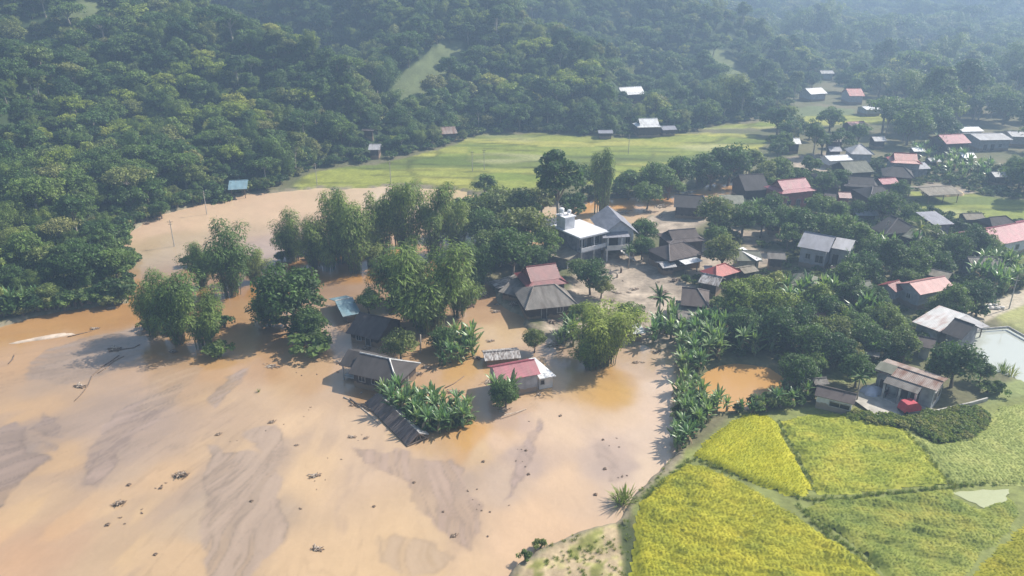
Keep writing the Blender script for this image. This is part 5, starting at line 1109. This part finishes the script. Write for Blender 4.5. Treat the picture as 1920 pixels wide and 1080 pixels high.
# undergrowth hides the bare soil between the trunks
x, y = jitter(-190, 200, 95, 330, 3.0); m = (sdf(HP, x, y) > -.5) & (np.abs(x) < .74*y+15); x, y = x[m], y[m]
m = (np.max([sdf(P, x, y) for P in FIELD], 0) < -1) & np.array([not blocked(a, b, 1.5) for a, b in zip(x, y)]); x, y = x[m], y[m]; z = terrain(x, y)
up_ = np.array([proj((a, b, c)) for a, b, c in zip(x, y, z)]); m = np.ones(len(x), bool)
for p in clear: m &= ~inside(np.array(p, float), up_[:, 0], up_[:, 1])
x, y, z = x[m], y[m], z[m]
sh = [whole(p, "undergrowth_source") for p in PROTO['shrub'][:2]+PROTO['shrubdark'][:2]]
gn_scatter("undergrowth", np.stack([x, y, z-.1], 1), np.stack([0*x, 0*x, rng.uniform(0, 6.28, len(x))], 1), np.repeat(rng.uniform(.7, 1.6, len(x))[:, None], 3, 1), rng.integers(0, 4, len(x)), sh, "dense undergrowth below the forest trees")
x, y = jitter(10, 190, 88, 230, 1.7)
m = inside(VILLP, x, y) & (np.max([sdf(P, x, y) for P in MUD+FIELD], 0) < -.6) & (sdf(PONDO, x, y) < -1) & (sdf(PONDW, x, y) < -1) & (sdf(WATERW, x, y) < -1.5) & (edge_dist(road, x, y, False) > 2.2); x, y = x[m], y[m]
m = np.array([not blocked(a, b, .3) for a, b in zip(x, y)]) & (rng.random(len(x)) < .75); x, y = x[m], y[m]; z = terrain(x, y)
gn_scatter("garden_weeds", np.stack([x, y, z-.1], 1), np.stack([0*x, 0*x, rng.uniform(0, 6.28, len(x))], 1), np.repeat(rng.uniform(.3, .75, len(x))[:, None], 3, 1), rng.integers(0, 4, len(x)), sh, "weeds and low growth on the village ground")

# ------------------------------------------------------------------ rice
def M_rice(name, c1, c2, c3):
    m, T, b = new_mat(name); geo = T.add("ShaderNodeNewGeometry")
    nz = T.add("ShaderNodeTexNoise"); nz.inputs['Scale'].default_value = .35; nz.inputs['Detail'].default_value = 6; T.link(geo.outputs['Position'], nz.inputs[0])
    rp = T.add("ShaderNodeValToRGB"); e = rp.color_ramp.elements; e[0].position = .3; e[1].position = .72; e[0].color = rgba(c1); e[1].color = rgba(c3); x = e.new(.5); x.color = rgba(c2)
    T.link(nz.outputs[0], rp.inputs[0])
    rnd = T.add("ShaderNodeMapRange"); rnd.inputs['To Min'].default_value = .7; rnd.inputs['To Max'].default_value = 1.3; T.link(geo.outputs['Random Per Island'], rnd.inputs[0])
    vm = T.add("ShaderNodeVectorMath", operation='SCALE'); T.link(rp.outputs[0], vm.inputs[0]); T.link(rnd.outputs[0], vm.inputs['Scale']); T.link(vm.outputs[0], b.inputs['Base Color'])
    b.inputs['Roughness'].default_value = .7; b.inputs['Specular IOR Level'].default_value = .15
    tr = T.add("ShaderNodeBsdfTranslucent"); T.link(vm.outputs[0], tr.inputs[0]); mx = T.add("ShaderNodeMixShader"); mx.inputs[0].default_value = .3
    T.link(b.outputs[0], mx.inputs[1]); T.link(tr.outputs[0], mx.inputs[2]); T.link(mx.outputs[0], T.n["Material Output"].inputs[0]); return m
def tuft(seed, mat, lodged):
    rg = random.Random(seed); mb = MB()
    for k in range(13):
        a = rg.uniform(-.5, .5) if lodged else rg.uniform(0, 6.28); el = R(rg.uniform(15, 45)) if lodged else R(rg.uniform(60, 85))
        blade(mb, (rg.uniform(-.12, .12), rg.uniform(-.12, .12), 0), a, el, rg.uniform(.35, .65) if lodged else rg.uniform(.22, .34), .036, .8 if lodged else .5, seg=3, fold=.2, rng=rg)
    return mb.mesh("rice_tuft", mat)
def rice(name, P_px, cols, label, lodge, amp, seed, cell=.36, dirn=0.0, h0=.45, wl=1.0):
    h0 *= .62; amp *= .8
    P = poly(P_px, .5); lo_, hi_ = P.min(0), P.max(0)
    xs, ys = np.meshgrid(np.arange(lo_[0], hi_[0]+cell, cell), np.arange(lo_[1], hi_[1]+cell, cell)); nr, nc = xs.shape
    xs = xs+(vnoise(xs*7, ys*7, seed)-.5)*.2; ys = ys+(vnoise(xs*7, ys*7, seed+1)-.5)*.2; x, y = xs.ravel(), ys.ravel()
    d = sdf(P, x+.5*(vnoise(x*.9, y*.9, seed+2)-.5), y+.5*(vnoise(x*.9, y*.9, seed+3)-.5))
    ang = dirn+1.5*(fbm(x*.07, y*.07, seed+5, 2)-.5)*2*lodge
    # swathes: ridges lying across the direction in which the stalks fell
    u = x*np.cos(dirn)+y*np.sin(dirn); v = -x*np.sin(dirn)+y*np.cos(dirn)
    wv = fbm((u+2.5*fbm(x*.2, y*.2, seed+6, 2))*.28/wl, (v+1.5*fbm(x*.15, y*.15, seed+16, 2))*1.15/wl, seed+7, 4); big = fbm(x*.10, y*.10, seed+8, 3)
    hgt = h0+amp*(2.4*(wv-.5)+.7*(big-.5))+.06*(vnoise(x*3, y*3, seed+9)-.5)
    z = terrain(x, y)+hgt*sstep(-.1, 1.0, d)
    Q = grid_quads(nr, nc); ok = (d > -.15); Q = Q[ok[Q].all(1)]
    used = np.zeros(len(x), bool); used[Q.ravel()] = True; rem = np.cumsum(used)-1; Q = rem[Q]; x, y, z, ang, d, wv = x[used], y[used], z[used], ang[used], d[used], wv[used]
    m = M_rice(name+"_stalks", *cols); me = np_mesh(name, np.stack([x, y, z], 1), Q, m, smooth=True)
    rg = np.random.default_rng(seed); n = len(x)
    rot = np.stack([rg.normal(0, .15, n), rg.normal(0, .15, n)-(.25*(wv-.5))*lodge, ang+rg.normal(0, .3 if lodge else 3, n)], 1)
    s = rg.uniform(.55, 1.0, n)*sstep(-.1, .4, d)
    gn_scatter(name, None or np.stack([x, y, z], 1), rot, np.repeat(s[:, None], 3, 1), rg.integers(0, 3, n), [tuft(seed+k, m, lodge > 0) for k in range(3)], label, surface=me)
YEL = ((0.327,0.353,0.042),(0.473,0.457,0.042),(0.555,0.500,0.051)); YG = ((0.299,0.357,0.050),(0.454,0.479,0.068),(0.598,0.545,0.077)); GRN = ((0.262,0.334,0.076),(0.399,0.444,0.093),(0.579,0.546,0.113)); PAL = ((0.345,0.404,0.109),(0.435,0.479,0.145),(0.526,0.545,0.181))
rice("rice_crop", [(1300,853),(1335,818),(1375,785),(1405,778),(1440,778),(1456,792),(1490,855),(1524,912),(1515,927),(1480,930),(1440,918),(1400,903),(1350,878)], ((.42,.43,.036),(.51,.50,.036),(.57,.53,.042)), "upright bright yellow rice, pointed plot below the orange pond", 0, .10, 11, dirn=.5, h0=.75)
rice("rice_crop", [(1188,965),(1205,938),(1240,900),(1285,868),(1320,874),(1400,910),(1490,965),(1560,1012),(1640,1068),(1680,1110),(1720,1200),(1180,1200)], YEL, "lodged golden yellow rice at the bottom of the picture beside the mud strip", 1, .50, 12, dirn=-.35, h0=.5, wl=.8)
rice("rice_crop", [(1462,790),(1500,778),(1560,774),(1625,790),(1690,806),(1735,855),(1776,912),(1700,918),(1600,926),(1532,926),(1500,860)], YG, "combed yellow green rice between the pointed yellow plot and the pale plot", 1, .42, 13, dirn=-.15, h0=.45)
rice("rice_crop", [(1696,808),(1755,836),(1850,800),(1870,765),(1960,750),(2200,780),(2200,930),(1960,905),(1890,912),(1784,912)], PAL, "pale green flattened rice at the right edge, below the leafy crop", 1, .22, 14, dirn=0, h0=.4, wl=1.5)
rice("rice_crop", [(1535,938),(1600,932),(1700,926),(1790,918),(1785,935),(1840,958),(1888,930),(1915,960),(1880,1010),(1830,1050),(1800,1120),(1700,1120),(1600,1020),(1500,955)], GRN, "dark green lodged rice around the pale puddle at the bottom right", 1, .48, 15, dirn=-.3, h0=.45, wl=1.3)
rice("rice_crop", [(1930,935),(1918,985),(1880,1022),(1830,1065),(1806,1130),(2200,1130),(2200,940)], YEL, "yellow rice in the bottom right corner", 1, .5, 16, dirn=-.6)
pud = poly([(1786,927),(1800,922),(1890,920),(1888,940),(1862,960),(1838,952)], .5)
pq = []
for (x0, y0), (x1, y1) in zip(pud, np.roll(pud, -1, 0)):
    for k in range(6): t = k/6; pq.append((x0+(x1-x0)*t+random.gauss(0, .10), y0+(y1-y0)*t+random.gauss(0, .10)))
flat_poly("puddle", pq[::-1], .66, M_water("puddle_water", col=(.33, .35, .18), rough=.35, bump=.1))
ed = []
for A_, B_ in [((1302,862),(1520,938)),((1520,938),(1790,916)),((1790,916),(1925,900)),((1458,790),(1528,918)),((1692,806),(1780,912)),((1560,1010),(1500,950)),((1200,940),(1300,860)),((1640,1065),(1540,985))]:
    a, b = G(*A_, .5), G(*B_, .5); n = int((b-a).length/.16)
    for k in range(n):
        q = a.lerp(b, (k+random.random())/n); ed.append((q.x+random.gauss(0, .22), q.y+random.gauss(0, .22), ht(q.x, q.y)-.05))
gl_ = [whole(p, "bund_grass_source") for p in PROTO['tallgrass']]+[sh[2]]
gn_scatter("bund_grass", ed, [(0, 0, random.uniform(0, 6.28)) for _ in ed], [[random.uniform(.14, .3)]*3 for _ in ed], [random.choice((0, 1, 2)) for _ in ed], gl_, "rough grass along the bunds between the rice plots")
bk = []
for A_, B_ in [((1003,1036),(1062,1012)),((1062,1012),(1168,952)),((1168,952),(1242,886)),((1242,886),(1264,842)),((1160,955),(1180,1060)),((1196,990),(1205,1080))]:
    a, b = G(*A_, .3), G(*B_, .3); n = int((b-a).length/.3)
    for k in range(n):
        q = a.lerp(b, (k+random.random())/n)
        if random.random() < .6: bk.append((q.x+random.gauss(.2, .25), q.y-abs(random.gauss(.1, .25)), ht(q.x, q.y)-.05))
for _ in range(220):
    q = G(random.uniform(1000,1190), random.uniform(985,1085), .4)
    if sdf(STRIP, np.array([q.x]), np.array([q.y]))[0] > .3 and fbm(q.x*.5, q.y*.5, 91, 2) > .5: bk.append((q.x, q.y, ht(q.x, q.y)-.05))
gn_scatter("bank_grass", bk, [(0, 0, random.uniform(0, 6.28)) for _ in bk], [[random.uniform(.10, .24)]*3 for _ in bk], [random.choice((0, 1, 2)) for _ in bk], gl_, "straggling grass on the silted bank strip")
# ------------------------------------------------------------------ debris, vehicles, poles
DEB = M_plain("driftwood", (.17,.12,.085), .9, .4, 4); DEBP = M_plain("bleached_driftwood", (.46,.38,.30), .9, .25, 4)
def debris_mesh(seed, n, L, mat, w=.05, flat=.12):
    rg = random.Random(seed); mb = MB(); nm_ = len(mat)
    for k in range(n):
        a = rg.gauss(.5, .9); l = L*rg.uniform(.3, 1); c = (rg.gauss(0, L*.28), rg.gauss(0, L*.14), rg.uniform(.02, flat))
        d = (math.cos(a)*l/2, math.sin(a)*l/2, rg.uniform(-.05, .12)); mb.tube([(c[0]-d[0], c[1]-d[1], c[2]-d[2]), (c[0]+.05, c[1], c[2]+.03), (c[0]+d[0], c[1]+d[1], c[2]+d[2])], [w*rg.uniform(.5, 1.2)]*3, 5, 0 if nm_ < 2 or rg.random() < .7 else 1)
    for k in range(n//2):
        c = (rg.gauss(0, L*.22), rg.gauss(0, L*.12), rg.uniform(.02, flat)); mb.box(c, (rg.uniform(.15, .4), rg.uniform(.1, .3), .08), rg.uniform(0, 3))
    return mb.mesh("debris", mat)
DM = [debris_mesh(1, 8, .55, [DEB, DEBP], .06, .1), debris_mesh(2, 16, .8, [DEB, DEBP], .055, .14), debris_mesh(3, 60, 1.5, [DEB, DEBP], .055, .5), debris_mesh(4, 5, .38, [DEB], .07, .12), debris_mesh(5, 20, 2.0, [DEBP, DEB], .05, .2)]
def debris(px, py, v, s, label, group=None, rz=None):
    g = G(px, py); o = link_mesh("driftwood" if v in (0, 1, 3) else "debris_heap", DM[v]); o.location = (g.x, g.y, max(ht(g.x, g.y), 0)); o.scale = (s, s, s); o.rotation_euler.z = random.uniform(-.4, .6) if rz is None else rz
    tag(o, label, "driftwood" if v in (0, 1, 3) else "debris", group)
for px, py, v, s, lb in [(340,892,2,.75,"heap of tangled brown branches stranded mid water, largest of the foreground"),(224,945,2,.6,"loose scatter of branches left of the largest foreground heap"),(590,893,1,1.1,"long thin driftwood drawn out on the peach coloured water"),(408,815,0,1.0,"small driftwood pair left of centre"),(508,792,0,1.2,"dark pointed driftwood above the centre left streak"),(240,910,3,1.0,"curved pale stick near the largest heap"),(300,916,3,.9,"small olive clod beside the largest heap"),
    (595,1030,1,1.0,"greenish drifting weed near the bottom edge"),(325,660,2,.6,"heap of branches caught below the bamboo island"),(178,617,1,1.1,"green brown floating branch in the orange water"),(510,688,4,.8,"pale floating debris below the flooded tree"),(150,725,1,1.4,"dark wrack line on the grey silt at the left"),(215,655,1,1.6,"dark wrack left of the bamboo island"),(275,420,2,.7,"brown root heap on the sand flat beside the lone tree"),
    (850,1005,0,1.0,"dark driftwood right of the big feathered silt band"),(1050,780,0,.7,"small twig below the white annex"),(1133,880,3,.9,"pale brown bottle sized stick in the right water"),(1115,928,3,.9,"short stick near the grass tuft"),(660,820,1,.8,"driftwood between the centre and the collapsed roof"),(685,822,0,.9,"second driftwood left of the collapsed roof"),(905,866,3,.8,"single stick below the orange swirl"),(985,845,3,.7,"upper of two dark specks in the grey streak"),(990,890,3,.8,"lower of two dark specks in the grey streak"),(1130,825,3,.7,"dark speck by the right streak"),
    (555,835,0,.7,"small driftwood in the peach water"),(200,985,3,1.0,"short stick above the lower left corner"),(290,1040,3,.8,"stick at the bottom left"),(470,940,3,.8,"speck on the big grey silt fan"),(700,950,3,.7,"speck in the empty middle water"),(830,960,3,.6,"twig on the feathered silt band"),(775,905,3,.7,"twig at the top of the feathered silt band"),(945,770,4,.6,"pale pole stranded before the pink roofed house"),(660,760,0,1.1,"dark log left of the collapsed roof"),
    (905,555,2,1.2,"wreckage heap between the giant bamboo and the white shelter"),(880,575,2,.9,"muddy wreckage at the water before the lean-to shed"),(870,555,4,1.0,"pale planks beside the giant bamboo's foot"),(930,585,1,1.3,"boards floating before the lean-to shed"),(920,640,1,1.0,"drifting boards before the mottled shed"),(800,690,1,1.2,"boards floating behind the large stilt house"),(850,735,1,1.3,"boards in the water between stilt house and pink roof"),(895,672,2,.6,"timber wreckage at the mottled shed's left end"),(640,680,1,1.2,"branches caught left of the stilt house"),
    (1230,660,1,1.2,"wrack on the mud right of the yellow green bamboo"),(1190,680,0,1.2,"driftwood on the muddy slip"),(1235,560,2,1.0,"debris heap on the mud by the large brown roof"),(1190,545,1,1.3,"flood wrack across the mud lane"),(1265,530,2,.9,"rubble heap before the grey mottled barn"),(1240,388,4,1.6,"bleached dead brush on the river bank behind the mud"),(1215,398,4,1.2,"pale dead brush curled on the mud bank"),(1290,362,4,1.3,"dry pale brush under the bank trees"),(1160,400,4,1.2,"bleached branches behind the villa"),
    (1470,495,4,1.0,"muddy boards before the greenish shed"),(1505,490,2,.8,"broken timber left of the pale grey house"),(210,578,4,.6,"pale foam line at the left bank"),(730,688,4,.7,"pale boards behind the stilt house roof")]: debris(px, py, v, s, lb)
def wrack(pts, label, r=.05, mat=DEB):
    W_p = [G(a+random.gauss(0, 1), b+random.gauss(0, .7), .04) for a, b in pts]; c = W_p[0].copy(); mb = MB(); mb.tube([p-c for p in W_p], [r*random.uniform(.5, 1.5) for _ in W_p], 5)
    o = mb.build("wrack_line", mat, None, True); o.location = c; tag(o, label, "wrack")
wrack([(222,665),(205,680),(190,690),(172,705),(165,722),(150,740),(138,752)], "long thin dark wrack line curving across the grey silt at the left", .07)
wrack([(232,668),(215,676),(200,690),(182,700)], "short wrack line beside the long curving one", .06)
wrack([(128,632),(150,626),(172,620)], "thin wrack between the pale silt bar and the floating branch", .08)
wrack([(15,682),(22,672),(28,665)], "short dark stick at the left picture edge in the orange water", .09)
wrack([(203,660),(225,655),(250,650),(262,645)], "dark tangle in the shade at the left of the bamboo island", .10)
wrack([(645,745),(660,752),(690,775),(712,795)], "curved pale log along the collapsed roof's left side", .10, DEBP)
wrack([(870,705),(850,720),(835,728)], "thin dark pole floating right of the large stilt house", .08)
for (x0, y0), (x1, y1), n_ in [((690,800),(560,960),9),((610,760),(400,840),8),((860,860),(940,1010),8),((1000,770),(960,960),7),((1130,790),(1180,900),6),((320,900),(200,1000),7),((880,740),(720,720),7),((640,690),(540,700),5)]:
    for k in range(n_):
        t = random.random(); debris(x0+(x1-x0)*t+random.gauss(0,9), y0+(y1-y0)*t+random.gauss(0,5), random.choice((0,3,3)), random.uniform(.2,.5), "tiny fleck of driftwood strung along a current line on the flood", "flecks of drift on the current lines", random.uniform(0,3))
for k in range(22):
    q = random.choice([(1130,500),(1180,540),(1220,515),(1250,545),(1160,560),(1060,650),(1150,665),(1220,675),(1150,410),(1230,410),(900,600),(880,640)])
    debris(q[0]+random.gauss(0,22), q[1]+random.gauss(0,9), random.choice((0,1,2,4)), random.uniform(.5,1.0), "flood wreckage scattered on the village mud", "wreckage on the village mud", random.uniform(0,3))
for (cx, cy_, hx, hy, a), hn in zip(FOOT_PRINTS[:8], ("large dark stilt house", "brown roofed flooded house", "pale blue roof", "dark red roof", "grey sheet roof", "lean-to shed", "white mottled shelter", "pink roofed house")):
    for k in range(5):
        t = random.uniform(-1, 1)*hx; s_ = random.choice((-1, 1)); ox, oy = t*math.cos(a)-s_*(hy+.3)*math.sin(a), t*math.sin(a)+s_*(hy+.3)*math.cos(a)
        q = proj((cx+ox, cy_+oy, 0)); debris(q[0], q[1], random.choice((0,1,2,4)), random.uniform(.4,.9), "drift caught against the walls of the "+hn, "drift at the "+hn, random.uniform(0,3))
# dead trunk and stumps on the mud
for px, py, h, m, lb in [(1164,513,1.0,DEB,"short dark stump standing in the mud below the villa"),(1157,522,.9,DEBP,"pale broken stump below the dark stump")]:
    g = G(px, py); mb = MB(); mb.tube([(0,0,-.3),(.04,0,h*.5),(-.05,.05,h)],[.22,.2,.12],7); mb.tube([(0,0,h*.5),(.25,.05,h*.75)],[.09,.05],5); o = mb.build("tree_stump", m, None, True); o.location = (g.x, g.y, ht(g.x, g.y)); tag(o, lb, "stump")
mb = MB(); mb.tube([(0,0,0),(.1,0,1.6),(.15,.1,3.3)],[.14,.12,.1],7); mb.tube([(.1,0,1.6),(-1.2,-.3,2.2)],[.07,.04],5); g = G(788,662); o = mb.build("bare_trunk", DEBP, None, True); o.location = (g.x, g.y, -.2); tag(o, "bare pale trunk standing at the right end of the brown roofed house", "dead tree")
mb = MB(); mb.tube([(0,0,.6),(1.6,1.0,.35),(3.0,2.2,.15)],[.07,.06,.05],5); g = G(945,784); o = mb.build("bamboo_pole", DEBP); o.location = (g.x, g.y, -.1); tag(o, "long yellow bamboo pole slanting before the pink roofed house", "pole")
# utility poles
PM = MB(); PM.tube([(0,0,-.5),(0,0,7.5)],[.13,.09],7); pole_m = PM.mesh("shaft", CONC)
AM = MB(); AM.box((0,0,7.0),(1.5,.1,.1)); AM.box((0,0,6.4),(1.0,.1,.1)); arm_m = AM.mesh("crossarm", TIMBER)
for px, py, lb in [(595,350,"utility pole at the left end of the valley fields"),(733,345,"utility pole left in the valley fields, above the bamboo row"),(886,326,"utility pole in the middle of the pale field"),(908,322,"thin pole right of the middle field pole"),(1178,292,"utility pole at the right part of the valley fields"),(388,402,"thin pole standing in the sand flat's edge"),(327,462,"thin pole in the shallow water before the sand flat"),(1890,585,"utility pole beside the road at the right"),(1655,470,"pale pole before the olive brown roof")]:
    g = G(px, py); o = empty("utility_pole", (g.x, g.y, max(ht(g.x, g.y), -.2)), random.uniform(-.3, .3)); tag(o, lb, "pole", None)
    o.scale = (.8, .8, .8); link_mesh("shaft", pole_m, o); link_mesh("crossarm", arm_m, o)
# vehicles
def car(name, label, cat, g, rz, paint, L_=4.2, W_2=1.7, H_2=1.45):
    o = empty(name, g, rz); tag(o, label, cat); mb = MB(); n = 9
    prof = [(-L_/2,.45,.75),(-L_/2+.1,.30,.95),(-L_/2+.9,.30,1.0),(-L_/2+1.25,.30,H_2-.05),(-.1,.28,H_2),(.75,.28,H_2-.08),(1.25,.30,1.0),(L_/2-.15,.32,.85),(L_/2,.42,.65)]
    for s in (-1, 1):
        for i in range(len(prof)-1):
            a, b = prof[i], prof[i+1]; q = [(a[0], s*W_2/2, a[1]), (b[0], s*W_2/2, b[1]), (b[0], s*W_2/2*(.86 if b[2] > 1.05 else 1), b[2]), (a[0], s*W_2/2*(.86 if a[2] > 1.05 else 1), a[2])]
            mb.face(q if s < 0 else q[::-1])
    for i in range(len(prof)-1):
        a, b = prof[i], prof[i+1]; wa, wb = W_2/2*(.86 if a[2] > 1.05 else 1), W_2/2*(.86 if b[2] > 1.05 else 1)
        mb.face([(a[0],-wa,a[2]),(b[0],-wb,b[2]),(b[0],wb,b[2]),(a[0],wa,a[2])]); mb.face([(a[0],W_2/2,a[1]),(b[0],W_2/2,b[1]),(b[0],-W_2/2,b[1]),(a[0],-W_2/2,a[1])])
    mb.face([(-L_/2,W_2/2,.45),(-L_/2,-W_2/2,.45),(-L_/2,-W_2/2,.75),(-L_/2,W_2/2,.75)]); mb.face([(L_/2,-W_2/2,.42),(L_/2,W_2/2,.42),(L_/2,W_2/2,.65),(L_/2,-W_2/2,.65)])
    mb.build("body", paint, o)
    for s in (-1, 1):
        w = MB(); w.face([(-.95,s*(W_2/2*.965),1.02),(.95,s*(W_2/2*.965),1.02),(.6,s*(W_2/2*.875),H_2-.14),(-.75,s*(W_2/2*.875),H_2-.12)]); w.build("side_window", GLASS, o)
        for x in (-L_*.30, L_*.31):
            w = MB(); w.tube([(x,s*(W_2/2-.18),.32),(x,s*(W_2/2+.02),.32)],[.32,.32],12); w.build("wheel", M_TYRE, o)
    return o
M_TYRE = M_plain("tyre", (.02,.02,.02), .8)
g = G(1205,479); g.z = ht(g.x, g.y); car("car", "dark blue car under the tree at the villa's right side", "car", g, .1, M_plain("dark_blue_paint", (.03,.04,.09), .3, .1))
# yard of the rust roofed house, with what stands on it
yd = poly([(1598,748),(1612,730),(1640,718),(1700,744),(1752,768),(1690,790),(1640,778)], .9)
tag(link_mesh("yard", (lambda mb: (mb.face([(p[0], p[1], .92) for p in yd][::-1]), mb.mesh("yard", M_plain("worn_concrete", (.40,.37,.32), .9, .25, .8)))[1])(MB())), kind="structure")
g = G(1703,772,.92); o = empty("cargo_tricycle", g, .25); tag(o, "three wheeled cargo cart under a red cover in the concrete yard", "cargo cart")
RED = M_plain("red_cover_cloth", (.42,.03,.05), .55, .2); mb = MB()
prf = [(-1.3,.35),(-1.25,1.0),(-.95,1.55),(.55,1.6),(.9,1.35),(1.3,.9),(1.35,.4)]
for i in range(len(prf)-1):
    a, b = prf[i], prf[i+1]; mb.face([(a[0],-.65,a[1]),(b[0],-.65,b[1]),(b[0],.65,b[1]),(a[0],.65,a[1])])
for s in (-1, 1): mb.face([(x, s*.65, z) for x, z in prf][::s])
mb.build("cover", RED, o); mb = MB(); mb.box((0,0,.42),(2.6,1.2,.16)); mb.build("load_bed", M_TYRE, o)
for x, y in ((-.85,-.6),(-.85,.6),(1.15,0)):
    w = MB(); w.tube([(x,y-.06,.28),(x,y+.06,.28)],[.28,.28],12); w.build("wheel", M_TYRE, o)
def mound(name, label, cat, g, s, mat, seed):
    n, m = 9, 18; V = []; 
    for i in range(n):
        for j in range(m):
            t = i/(n-1); a = 2*math.pi*j/m; r = (1-t**1.6)*(1+.18*math.sin(3*a+seed)+.1*math.sin(7*a)); V.append((s[0]*r*math.cos(a), s[1]*r*math.sin(a), s[2]*math.sin(t*math.pi/2)*(1+.12*math.sin(5*a+seed*2)*(1-t))))
    F = [(i*m+j, i*m+(j+1) % m, (i+1)*m+(j+1) % m, (i+1)*m+j) for i in range(n-1) for j in range(m)]
    me = bpy.data.meshes.new(name); me.from_pydata(V, [], F); me.materials.append(mat); me.polygons.foreach_set("use_smooth", [True]*len(F)); o = link_mesh(name, me); o.location = g; tag(o, label, cat); return o
mound("tarp_mound", "heap covered by a pale blue white tarpaulin in the yard of the rust roofed house", "tarp", G(1634,736,.9), (1.5,1.1,1.0), M_plain("pale_tarpaulin", (.48,.50,.58), .5, .12), 1)
o = mound("silt_bar", "pale pinkish silt bar standing out of the orange water at the upper left", "silt bar", G(85,634,-.05), (4.6,.75,.30), M_plain("pale_silt", (.52,.42,.33), .95, .2, 1.2), 4); o.rotation_euler.z = .42
mound("earth_mound", "yellow earth mound on the bank of the upper village", "mound", G(1762,366,.2), (5.5,3.0,2.2), M_plain("yellow_earth", (.44,.33,.19), .95), 2)
mb = MB(); mb.box((0,0,.5),(2.0,1.0,.9)); o = mb.build("feed_trough", CONC); 
mb = MB(); [mb.box((0, s*.55, .3), (2.4, .14, .7)) for s in (-1, 1)]; [mb.box((s*1.13, 0, .3), (.14, .96, .7)) for s in (-1, 1)]
bpy.data.objects.remove(o); o = mb.build("cement_trough", CONC); o.location = G(1641,789,.6); o.rotation_euler.z = -.25; tag(o, "pale cement trough at the edge of the yard above the rice", "trough")
# three parked motorbikes' worth of detail is too small: one motorbike by the veranda
g = G(1662,742,.92); o = empty("motorbike", g, .9); tag(o, "dark red motorbike parked before the veranda of the rust roofed house", "motorbike")
mb = MB(); mb.box((0,0,.55),(.9,.22,.35)); mb.tube([(.45,0,.55),(.62,0,1.05)],[.05,.05],5); mb.build("frame", M_plain("dark_red_paint", (.16,.03,.03), .4), o)
mb = MB(); mb.box((-.25,0,.8),(.75,.26,.12)); mb.build("seat", M_TYRE, o); mb = MB(); mb.tube([(.6,-.32,1.05),(.6,.32,1.05)],[.025,.025],5); mb.build("handlebar", M_TYRE, o)
for x in (-.62, .68):
    w = MB(); w.tube([(x,-.05,.3),(x,.05,.3)],[.3,.3],12); w.build("wheel", M_TYRE, o)
# pond kerb and garden wall by the fish pond
def low_wall(name, label, pts, h, t=.22):
    mb = MB()
    for (a, b) in zip(pts[:-1], pts[1:]):
        A_, B_ = G(*a, .5), G(*b, .5); c = (A_+B_)/2; d = B_-A_; mb.box((c.x, c.y, .35+h/2), (d.length, t, h), math.atan2(d.y, d.x))
    tag(mb.build(name, CONC), label, "wall")
low_wall("pond_wall", "low cement wall along the back and right bank of the fish pond", [(1808,632),(1838,618),(1890,614),(1965,656),(2050,712)], .4, .16)
low_wall("yard_wall", "low cement wall along the front of the yard and the rust roofed house", [(1690,792),(1752,776),(1822,760),(1850,752)], .7)
for px, py, lb in [(1862,580,"pile of white sacks on the lane by the fish pond"),(1810,583,"white sacks under the tree right of the bleached pink roof")]:
    o = empty("sack_pile", G(px, py, .6), .2); tag(o, lb, "sacks")
    for k in range(7): 
        mb = MB(); mb.tube([(-.55,0,0),(-.4,0,.0),(.4,0,.0),(.55,0,0)],[.08,.28,.28,.08],8); s_ = mb.build("sack", WM['cream'], o, True); s_.location = ((k % 4)*.95-1.4, (k//4)*.5+random.uniform(-.2,.2), .28+(k//4)*.3); s_.rotation_euler.z = random.uniform(-.6, .6)

# ------------------------------------------------------------------ haze
mb = MB(); mb.box((0, 470, 80-1.5), (1900, 1120, 163)); hz = mb.mesh("haze", [])
m = bpy.data.materials.new("air"); m.use_nodes = True; n = m.node_tree.nodes; n.remove(n["Principled BSDF"]); pv = n.new("ShaderNodeVolumePrincipled")
pv.inputs['Color'].default_value = (.50, .71, 1.0, 1); pv.inputs['Density'].default_value = .00105; pv.inputs['Anisotropy'].default_value = .22
m.node_tree.links.new(pv.outputs[0], n["Material Output"].inputs['Volume']); hz.materials.append(m)
tag(link_mesh("haze", hz), kind="stuff")
